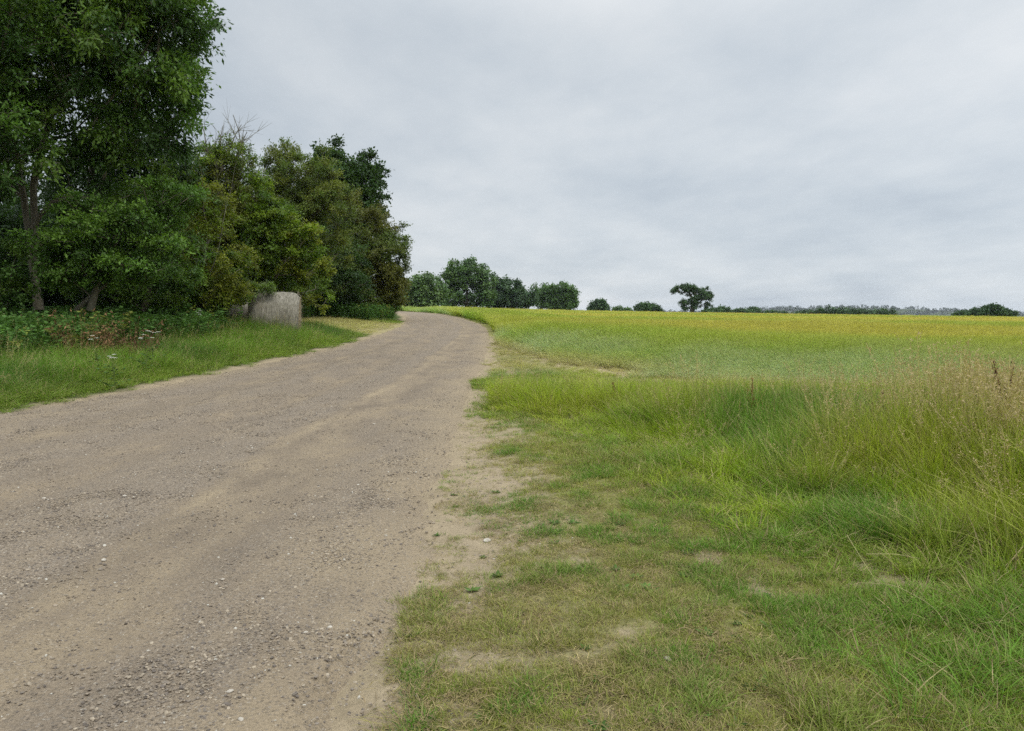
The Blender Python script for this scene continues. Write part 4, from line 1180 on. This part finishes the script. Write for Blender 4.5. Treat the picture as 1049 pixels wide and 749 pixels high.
# ================================================================== HAY BALES
def mat_bale(name, end=False):
    m, n, l = new_mat(name)
    tc = N(n, 'ShaderNodeTexCoord')
    mp = N(n, 'ShaderNodeMapping'); l.new(tc.outputs['Object'], mp.inputs[0])
    mp.inputs['Scale'].default_value = (15, 3.2, 3.2) if not end else (3, 14, 14)
    f = noise_n(n, l, mp.outputs[0], 1.6, 7, .7)
    f2 = noise_n(n, l, tc.outputs['Object'], 2.6, 5, .6)
    f3 = noise_n(n, l, tc.outputs['Object'], 60, 3, .7)
    if end: col = ramp_n(n, l, f, [(.3, (.12, .085, .05)), (.5, (.25, .185, .11)), (.7, (.36, .28, .17))])
    else: col = ramp_n(n, l, f, [(.32, (.10, .09, .066)), (.5, (.215, .195, .152)), (.68, (.35, .32, .26))])
    col = mixc(n, l, math_n(n, l, 'MULTIPLY_ADD', f2, 2.0, -.95), col, (.13, .115, .08, 1))
    col = mixc(n, l, 1.0, col, math_n(n, l, 'MULTIPLY_ADD', f3, .8, .6), 'MULTIPLY')
    p = N(n, 'ShaderNodeBsdfPrincipled'); p.inputs['Roughness'].default_value = .85; p.inputs['Specular IOR Level'].default_value = .15
    l.new(col, p.inputs['Base Color'])
    b = N(n, 'ShaderNodeBump'); b.inputs['Strength'].default_value = .7; b.inputs['Distance'].default_value = .02
    l.new(math_n(n, l, 'ADD', f, f3), b.inputs['Height']); l.new(b.outputs[0], p.inputs['Normal'])
    o = N(n, 'ShaderNodeOutputMaterial'); l.new(p.outputs[0], o.inputs['Surface'])
    return m
M_BALE = mat_bale('weathered_bale_wrap'); M_BALE_END = mat_bale('bale_straw_end', True); M_STRAW = M_DRY

def make_bale(label, loc, rz, L, Rad, seed):
    r = np.random.default_rng(seed)
    root = empty('hay_bale', loc); root.rotation_euler = (0, math.radians(2.2), rz)
    tag(root, label, 'hay bale', 'weathered round hay bales under the hazel')
    nu, nv = 40, 96
    xs = np.linspace(-L / 2, L / 2, nu); th = np.linspace(0, 2 * math.pi, nv, endpoint=False)
    X, T = np.meshgrid(xs, th, indexing='ij')
    edge = 1 - .20 * np.clip((np.abs(X) / (L / 2) - .62) / .38, 0, 1) ** 2.8
    rr = Rad * edge * (1 + .05 * (fbm(X * 1.6, np.cos(T) * 1.3 + np.sin(T) * 2.1, seed + 9, 3) - .5) + .022 * (fbm(T * 1.5 + 3, X * 3, seed, 3) - .5) + .02 * (fbm(X * 9, T * .8, seed + 2, 3) - .5) + .015 * np.sin(T * 2 + 1))
    z = rr * np.cos(T); y = rr * np.sin(T)
    z = np.where(z < -Rad * .86, -Rad * .86 + (z + Rad * .86) * .15, z)
    V = np.stack([X, y, z + Rad * .86], -1).reshape(-1, 3)
    i, j = np.meshgrid(np.arange(nu - 1), np.arange(nv), indexing='ij'); j2 = (j + 1) % nv
    F = np.stack([i * nv + j, (i + 1) * nv + j, (i + 1) * nv + j2, i * nv + j2], -1).reshape(-1, 4)
    mesh_np('net_wrap', V, [F], M_BALE, root, smooth=True)
    for sgn in (-1, 1):
        k = 0 if sgn < 0 else nu - 1
        ring = V.reshape(nu, nv, 3)[k]; c = ring.mean(0); VV = []; 
        nr = 14
        for q in range(nr):
            t = 1 - q / nr
            p = c + (ring - c) * t * (.995)
            p[:, 0] = ring[:, 0] * 1.0 + sgn * (.03 * math.sin(math.pi * (1 - t) * .5) + .02 * (fbm(th * 2, np.full(nv, t * 16 + 0.0), seed + 5, 3) - .5) + .012 * math.sin(t * 60) * (t < .95))
            VV.append(p)
        VV = np.concatenate(VV + [[c + np.array([sgn * .03, 0, 0])]])
        i, j = np.meshgrid(np.arange(nr - 1), np.arange(nv), indexing='ij'); j2 = (j + 1) % nv
        F = np.stack([i * nv + j, (i + 1) * nv + j, (i + 1) * nv + j2, i * nv + j2], -1).reshape(-1, 4)
        T3 = np.stack([(nr - 1) * nv + np.arange(nv), np.full(nv, nr * nv), (nr - 1) * nv + (np.arange(nv) + 1) % nv], 1)
        mesh_np('bale_end', VV, [F, T3], M_BALE_END, root, smooth=True)
    # loose wisps of hay
    R = Rib()
    for q in range(2600):
        on_end = r.random() < .45
        a = r.uniform(0, 6.283)
        if on_end:
            sgn = 1 if r.random() < .7 else -1; t = math.sqrt(r.random())
            p = np.array([sgn * L / 2, math.sin(a) * Rad * t * .92, Rad * .86 + max(-.8, math.cos(a) * t * .92) * Rad]); nrm = np.array([sgn, 0, 0])
        else:
            if math.cos(a) < -.7: continue
            nrm = np.array([0, math.sin(a), math.cos(a)]); p = np.array([r.uniform(-L / 2, L / 2), 0, Rad * .86]) + nrm * Rad * .985
        d = nrm * r.uniform(.1, .6) + r.normal(0, .6, 3)
        l = r.uniform(.05, .17)
        R.ribbon([p, p + d * l * .5, p + d * l + np.array([0, 0, -.02])], .007, r.random(), 0, tint=tuple(np.array((.34, .30, .21)) * r.uniform(.6, 1.25)))
    o = R.build('loose_hay', M_STRAW, root); o['kind'] = 'stuff'
    return root
def bales():
    Y = 28.6
    x = wpt(281, 340, Y)[0]
    make_bale('grey weathered round hay bale, the nearer and right one, its straw end facing the track', (x, Y, gz(x, Y) - .02), math.radians(12), 1.74, .90, 7)
    x2 = wpt(233, 340, 29.6)[0]
    make_bale('shaded hay bale half hidden in leaves at the left end of the clear grey bale', (x2, 29.6, gz(x2, 29.6) - .05), math.radians(26), 1.40, .86, 8)
bales()
pix_tree('hazel_shrub', 'pale leaved hazel bough arching over the top of the hay bales', 'shrub', 226, 28.0,
         [(244, 294, -.2, 24, 8, .5), (225, 300, -.2, 22, 16, .6), (268, 295, -.1, 16, 4, .4), (208, 312, -.2, 20, 12, .6), (250, 303, -.9, 10, 6, .3)],
         [[None, (232, 310, -.1), (250, 293, -.2), (270, 296, -.2)]],
         n_clump=130, clump_r=.28, n_twig=7, n_leaf=14, leaf_L=.085, leaf_W=.055, tints=[(.12, .17, .05), (.16, .20, .08), (.10, .15, .03)], seed=36, group=G_SHRUB, minz=.25, droop=.1, flat=.5, r_tip=.006)

# ================================================================== SMALL PLANTS
def put(px, py):
    x, y = on_ground(px, py); return np.array([x, y, gz(x, y)])

def stand(px, Y):
    x = wpt(px, 320, Y)[0]; return np.array([x, Y, gz(x, Y)])

def cow_parsley(label, base, h, seed):
    r = np.random.default_rng(seed); random.seed(seed)
    root = empty('cow_parsley', tuple(base)); tag(root, label, 'wild flower', 'cow parsley flowering on the left verge')
    S = Rib(); g = (.10, .14, .04)
    P = np.array(curve_pts((0, 0, 0), h * .72, r.uniform(0, 6), .05, .06, 4))
    tubes = [P]; rad = [np.linspace(.007, .004, 5)]
    for q in range(7):
        az = r.uniform(0, 6.28); z = r.uniform(.1, .6) * h
        for k in range(7):
            S.leaf((math.cos(az) * .04 * k, math.sin(az) * .04 * k, z + .02 * k), (math.cos(az + r.normal(0, .9)), math.sin(az + r.normal(0, .9)), .1), .09, .035, tint=(.06, .11, .03))
    heads = []
    for q in range(r.integers(3, 6)):
        k = r.integers(2, 5); az = r.uniform(0, 6.28)
        t = P[k] + np.array([math.cos(az) * .12 * h, math.sin(az) * .12 * h, h * r.uniform(.2, .3)])
        t[2] = h * r.uniform(.88, 1.02)
        tubes.append(np.array([P[k], (P[k] + t) / 2 + np.array([0, 0, -.02]), t])); rad.append([.004, .003, .0025]); heads.append(t)
    V, F = tube_arrays(tubes, rad, 5)
    mesh_np('stem', V, [F], M_DRY, root, {'tint': np.tile(g, (len(V), 1))}, smooth=True)
    S.build('foliage', M_DRY, root)
    for t in heads:
        U = Rib(); Rh = r.uniform(.028, .045)
        for q in range(42):
            a = r.uniform(0, 6.28); d = Rh * math.sqrt(r.random())
            p = np.array([math.cos(a) * d, math.sin(a) * d, .018 - d * d * 4]) + t
            for z in range(2): U.leaf(p, (math.cos(a + z * 2), math.sin(a + z * 2), .1), .015, .013, tint=(.62, .63, .54))
        U.build('flower_head', M_DRY, root)
for k, (px, py, Y, lab) in enumerate([(101, 345, 15.5, 'cow parsley with the flattest white heads, nearest the left dead stalks'), (148, 343, 16.5, 'cow parsley with several white heads above the verge grass, left of a taller twin'),
                                      (156, 338, 17, 'tallest cow parsley, its white heads just right of its twin'), (116, 364, 14.5, 'short cow parsley with a single low white head near the track'),
                                      (203, 319, 23, 'cow parsley at the shrub foot, left of the bales')]):
    b = stand(px, Y); cow_parsley(lab, b, float(wpt(px, py, Y)[2] - b[2]), 200 + k)

def dead_stalks(label, base, h, w, seed, col=(.20, .115, .055)):
    r = np.random.default_rng(seed); random.seed(seed)
    S = Rib()
    for q in range(110):
        a = r.uniform(0, 6.28); d = w * math.sqrt(r.random()) * .5
        hh = h * r.uniform(.5, 1.05) * (1 - .4 * d / w)
        pts = curve_pts((math.cos(a) * d, math.sin(a) * d, 0), hh, a, r.uniform(.02, .14), r.uniform(.05, .35), 4)
        S.ribbon(pts, .011, r.random(), 0, tint=tuple(np.array(col) * r.uniform(.5, 1.5)))
        for z in range(4):
            p = np.array(pts[r.integers(2, 5)]); S.leaf(p, r.normal(size=3), r.uniform(.05, .12), .03, tint=tuple(np.array(col) * r.uniform(.5, 1.5)))
    o = S.build('dead_bracken', M_DRY); o.location = tuple(base)
    tag(o, label, 'dead plant', 'dead brown plants under the wood')
    return o
dead_stalks('left clump of rust brown dead stalks under the elder shrubs', stand(84, 17.6), 1.4, 1.0, 220)
dead_stalks('right clump of rust brown dead stalks, larger and darker, under the elder shrubs', stand(133, 18.6), 1.3, 1.1, 221, (.15, .085, .045))

def dock(label, base, h, seed, col=(.20, .075, .035)):
    r = np.random.default_rng(seed); random.seed(seed)
    root = empty('dock_plant', tuple(base)); tag(root, label, 'dock plant', 'rusty dock plants in the long grass')
    az = r.uniform(0, 6.28)
    P = np.array(curve_pts((0, 0, 0), h, az, .06, .12, 8)); tubes = [P]; rad = [np.linspace(.007, .003, 9)]
    S = Rib()
    ends = [(P, .35)]
    for q in range(4):
        k = r.integers(3, 6); a = r.uniform(0, 6.28)
        t = P[k] + np.array([math.cos(a) * .09 * h, math.sin(a) * .09 * h, h * r.uniform(.22, .4)])
        B = np.array([P[k], (P[k] + t) / 2 + np.array([math.cos(a) * .02, math.sin(a) * .02, -.01]), t]); tubes.append(B); rad.append([.004, .003, .002]); ends.append((B, .0))
    for B, st in ends:
        n = int(90 * (1.4 if len(B) > 3 else .5))
        for q in range(n):
            t = r.uniform(st, 1) * (len(B) - 1); i = min(int(t), len(B) - 2); c = B[i] + (B[i + 1] - B[i]) * (t - i)
            S.leaf(c + r.normal(0, .009, 3), r.normal(size=3) + np.array([0, 0, .3]), r.uniform(.012, .028), .014, tint=tuple(np.array(col) * r.uniform(.5, 1.6)))
    V, F = tube_arrays(tubes, rad, 5)
    mesh_np('stem', V, [F], M_DRY, root, {'tint': np.tile((.19, .09, .045), (len(V), 1))}, smooth=True)
    S.build('seeds', M_DRY, root)
    Lf = Rib()
    for q in range(6):
        a = r.uniform(0, 6.28); d = np.array([math.cos(a), math.sin(a), r.uniform(.2, .8)])
        Lf.leaf((0, 0, r.uniform(.02, .15 * h)), d, r.uniform(.14, .24), .05, tint=tuple(np.array((.07, .11, .025)) * r.uniform(.8, 1.3)))
    Lf.build('foliage', M_DRY, root)
for k, (px, py, h, lab) in enumerate([(630, 428, .48, 'small rusty dock in the green tussock grass beside the bend of the track'), (770, 455, .76, 'tall straight orange dock standing alone in the mid verge'),
                                      (895, 470, .72, 'dark brown dock among the pale feathery grass'), (1036, 500, 1.16, 'tallest dark dock rising above the crop line at the right edge'),
                                      (1018, 498, 1.0, 'bent dark dock just left of the tallest one at the right edge')]):
    dock(lab, put(px, py), h, 240 + k, (.19, .085, .035) if k in (0, 1) else (.10, .055, .03))

# bent straw stalks lying over the grass in front
def straw(label, pxs, lift, seed):
    pts = []
    for (px, py), lf in zip(pxs, lift):
        p = put(px, py); p[2] += lf; pts.append(p)
    b = pts[0].copy(); P = np.array(pts) - b
    # smooth
    t = np.linspace(0, len(P) - 1, 14); Q = np.stack([np.interp(t, np.arange(len(P)), P[:, k]) for k in range(3)], 1)
    Q[1:-1] = (Q[:-2] + Q[1:-1] * 2 + Q[2:]) / 4
    V, F = tube_arrays([Q], [np.linspace(.0017, .0009, len(Q))], 5)
    o = mesh_np('straw_stalk', V, [F], M_DRY, None, {'tint': np.tile((.42, .36, .18), (len(V), 1))}, smooth=True); o.location = tuple(b)
    tag(o, label, 'straw stalk', 'bleached grass stalks bent over the turf')
straw('longest bleached stalk arching over the turf at the right', [(978, 672), (955, 650), (915, 634), (878, 628)], [.02, .08, .12, .10], 1)
straw('thin bleached stalk lying level behind the longest one', [(886, 600), (915, 602), (940, 602)], [.12, .13, .10], 2)
straw('short yellow stalk slanting left of the longest one', [(866, 585), (884, 606), (900, 620)], [.16, .1, .04], 3)
straw('bleached stalk leaning up at the right edge of the photo', [(1000, 690), (1028, 660), (1049, 650)], [.02, .08, .10], 4)

# pale stones on the track and the worn turf
M_PALE = mat_pale_stone()
for k, (px, py, s, lab) in enumerate([(106, 578, 6, 'pale flat stone in the middle of the track, the largest left of centre'), (128, 514, 5, 'whitish stone on the track upper left, beside the grey band'), (236, 714, 7, 'rounded pale stone near the bottom edge of the track'),
                                      (247, 742, 8, 'sandy broad stone at the very bottom of the track'), (313, 654, 6, 'cream stone near the right side of the track, left of a grey one'), (338, 648, 6, 'bluish grey stone near the right side of the track'),
                                      (383, 436, 3.5, 'small white stone far up the track'), (499, 557, 9, 'sandy lump of stone among the worn turf'), (152, 670, 4, 'small buff stone left of the bottom centre of the track'),
                                      (45, 512, 4, 'small pinkish stone near the left side of the track'), (684, 692, 11, 'flat sandy stone half sunk in the bare turf'), (228, 598, 4, 'small yellowish stone mid track')]):
    x, y = on_ground(px, py); rw = s / FPX * y * .75
    e, sd = road_e(np.array([x]), np.array([y]))
    z = road_z(np.array([x]), np.array([y]))[0][0] if e[0] < 0 else gz(x, y)
    V, F = stone_verts(300 + k, .5)
    o = mesh_np('stone', V * rw, [F], M_PALE, smooth=False); o.location = (x, y, z + rw * .12); o.rotation_euler = (0, 0, random.uniform(0, 6))
    sub = o.modifiers.new('soften', 'SUBSURF'); sub.levels = sub.render_levels = 1
    tag(o, lab, 'stone', 'pale stones lying on the track and turf')

# ================================================================== SKY, LIGHT, CAMERA
def build_world():
    w = D.worlds.new('World'); SC.world = w; w.use_nodes = True
    n, l = w.node_tree.nodes, w.node_tree.links
    n.clear()
    tc = N(n, 'ShaderNodeTexCoord'); sp = N(n, 'ShaderNodeSeparateXYZ'); l.new(tc.outputs['Generated'], sp.inputs[0])
    z = math_n(n, l, 'MAXIMUM', sp.outputs[2], 0.0)
    zz = math_n(n, l, 'ADD', z, .17)
    u = math_n(n, l, 'DIVIDE', sp.outputs[0], zz); v = math_n(n, l, 'DIVIDE', sp.outputs[1], zz)
    cb = N(n, 'ShaderNodeCombineXYZ'); l.new(u, cb.inputs[0]); l.new(v, cb.inputs[1])
    mp = N(n, 'ShaderNodeMapping'); mp.inputs['Scale'].default_value = (.9, .62, 1); mp.inputs['Location'].default_value = (3.1, 1.7, 0); mp.inputs['Rotation'].default_value = (0, 0, .25)
    l.new(cb.outputs[0], mp.inputs[0])
    c1 = noise_n(n, l, mp.outputs[0], .62, 7, .55)
    c2 = noise_n(n, l, mp.outputs[0], 2.4, 6, .58)
    f = math_n(n, l, 'MULTIPLY_ADD', c2, .35, math_n(n, l, 'MULTIPLY', c1, .75))
    col = ramp_n(n, l, f, [(.36, (.455, .515, .59)), (.47, (.56, .62, .68)), (.57, (.655, .705, .75)), (.70, (.78, .81, .835))])
    # an overcast sky is brighter overhead
    g = N(n, 'ShaderNodeMapRange'); g.interpolation_type = 'SMOOTHSTEP'
    for k, q in (('From Min', .32), ('From Max', .95), ('To Min', 1.0), ('To Max', 3.7)): g.inputs[k].default_value = q
    l.new(z, g.inputs['Value'])
    col = mixc(n, l, 1.0, col, math_n(n, l, 'MULTIPLY', g.outputs[0], 10.0), 'MULTIPLY')
    sky = N(n, 'ShaderNodeTexSky', sky_type='NISHITA', sun_disc=False)
    sky.sun_elevation = math.radians(48); sky.sun_rotation = math.radians(150)
    col = mixc(n, l, .06, col, sky.outputs[0])
    col = mixc(n, l, 1.0, col, math_n(n, l, 'MULTIPLY_ADD', sp.outputs[0], .13, 1.0), 'MULTIPLY')
    bg = N(n, 'ShaderNodeBackground'); bg.inputs['Strength'].default_value = .1
    l.new(col, bg.inputs['Color'])
    o = N(n, 'ShaderNodeOutputWorld'); l.new(bg.outputs[0], o.inputs['Surface'])
build_world()

def build_light():
    ld = D.lights.new('sun', 'SUN'); ld.energy = 1.5; ld.angle = math.radians(18); ld.color = (1, .96, .9)
    o = D.objects.new('sun', ld); COL.objects.link(o)
    el, az = math.radians(48), math.radians(150)          # azimuth from +Y (ahead) clockwise
    d = Vector((math.sin(az) * math.cos(el), math.cos(az) * math.cos(el), math.sin(el)))
    o.rotation_euler = d.to_track_quat('Z', 'Y').to_euler()
build_light()

cd = D.cameras.new('camera'); cam = D.objects.new('camera', cd); COL.objects.link(cam)
cd.sensor_width = 36; cd.lens = 36 * FPX / W0; cd.clip_end = 20000; cd.clip_start = .05
M3 = Matrix((R_, U_, -f_)).transposed()
cam.matrix_world = Matrix.Translation((0, 0, CAMZ)) @ M3.to_4x4()
SC.camera = cam
SC.view_settings.view_transform = 'Standard'; SC.view_settings.look = 'None'; SC.view_settings.exposure = 0; SC.view_settings.gamma = 1
SC.render.engine = 'CYCLES'
SC.cycles.max_bounces = 6; SC.cycles.diffuse_bounces = 3; SC.cycles.transmission_bounces = 4; SC.cycles.glossy_bounces = 2
SC.cycles.use_denoising = False
try:
    SC.cycles.denoiser = 'OPENIMAGEDENOISE'; SC.cycles.denoising_input_passes = 'RGB_ALBEDO_NORMAL'; SC.cycles.denoising_prefilter = 'ACCURATE'
except Exception: pass

def build_haze():
    """damp air between the camera and the far hills"""
    m, n, l = new_mat('damp_air')
    v = N(n, 'ShaderNodeVolumePrincipled'); v.inputs['Density'].default_value = .00008; v.inputs['Color'].default_value = (.86, .91, 1, 1); v.inputs['Anisotropy'].default_value = .2
    o = N(n, 'ShaderNodeOutputMaterial'); l.new(v.outputs[0], o.inputs['Volume'])
    x0, x1, y0, y1, z0, z1 = -6500, 6500, -6500, 6500, -40, 38
    V = np.array([(x, y, z) for z in (z0, z1) for y in (y0, y1) for x in (x0, x1)], float)
    F = np.array([(0, 2, 3, 1), (4, 5, 7, 6), (0, 1, 5, 4), (2, 6, 7, 3), (0, 4, 6, 2), (1, 3, 7, 5)])
    o = mesh_np('haze', V, [F], m); tag(o, 'thin damp summer haze over the fields', 'haze', kind='stuff')
build_haze()
SC.cycles.volume_bounces = 0
SC.cycles.use_adaptive_sampling = False
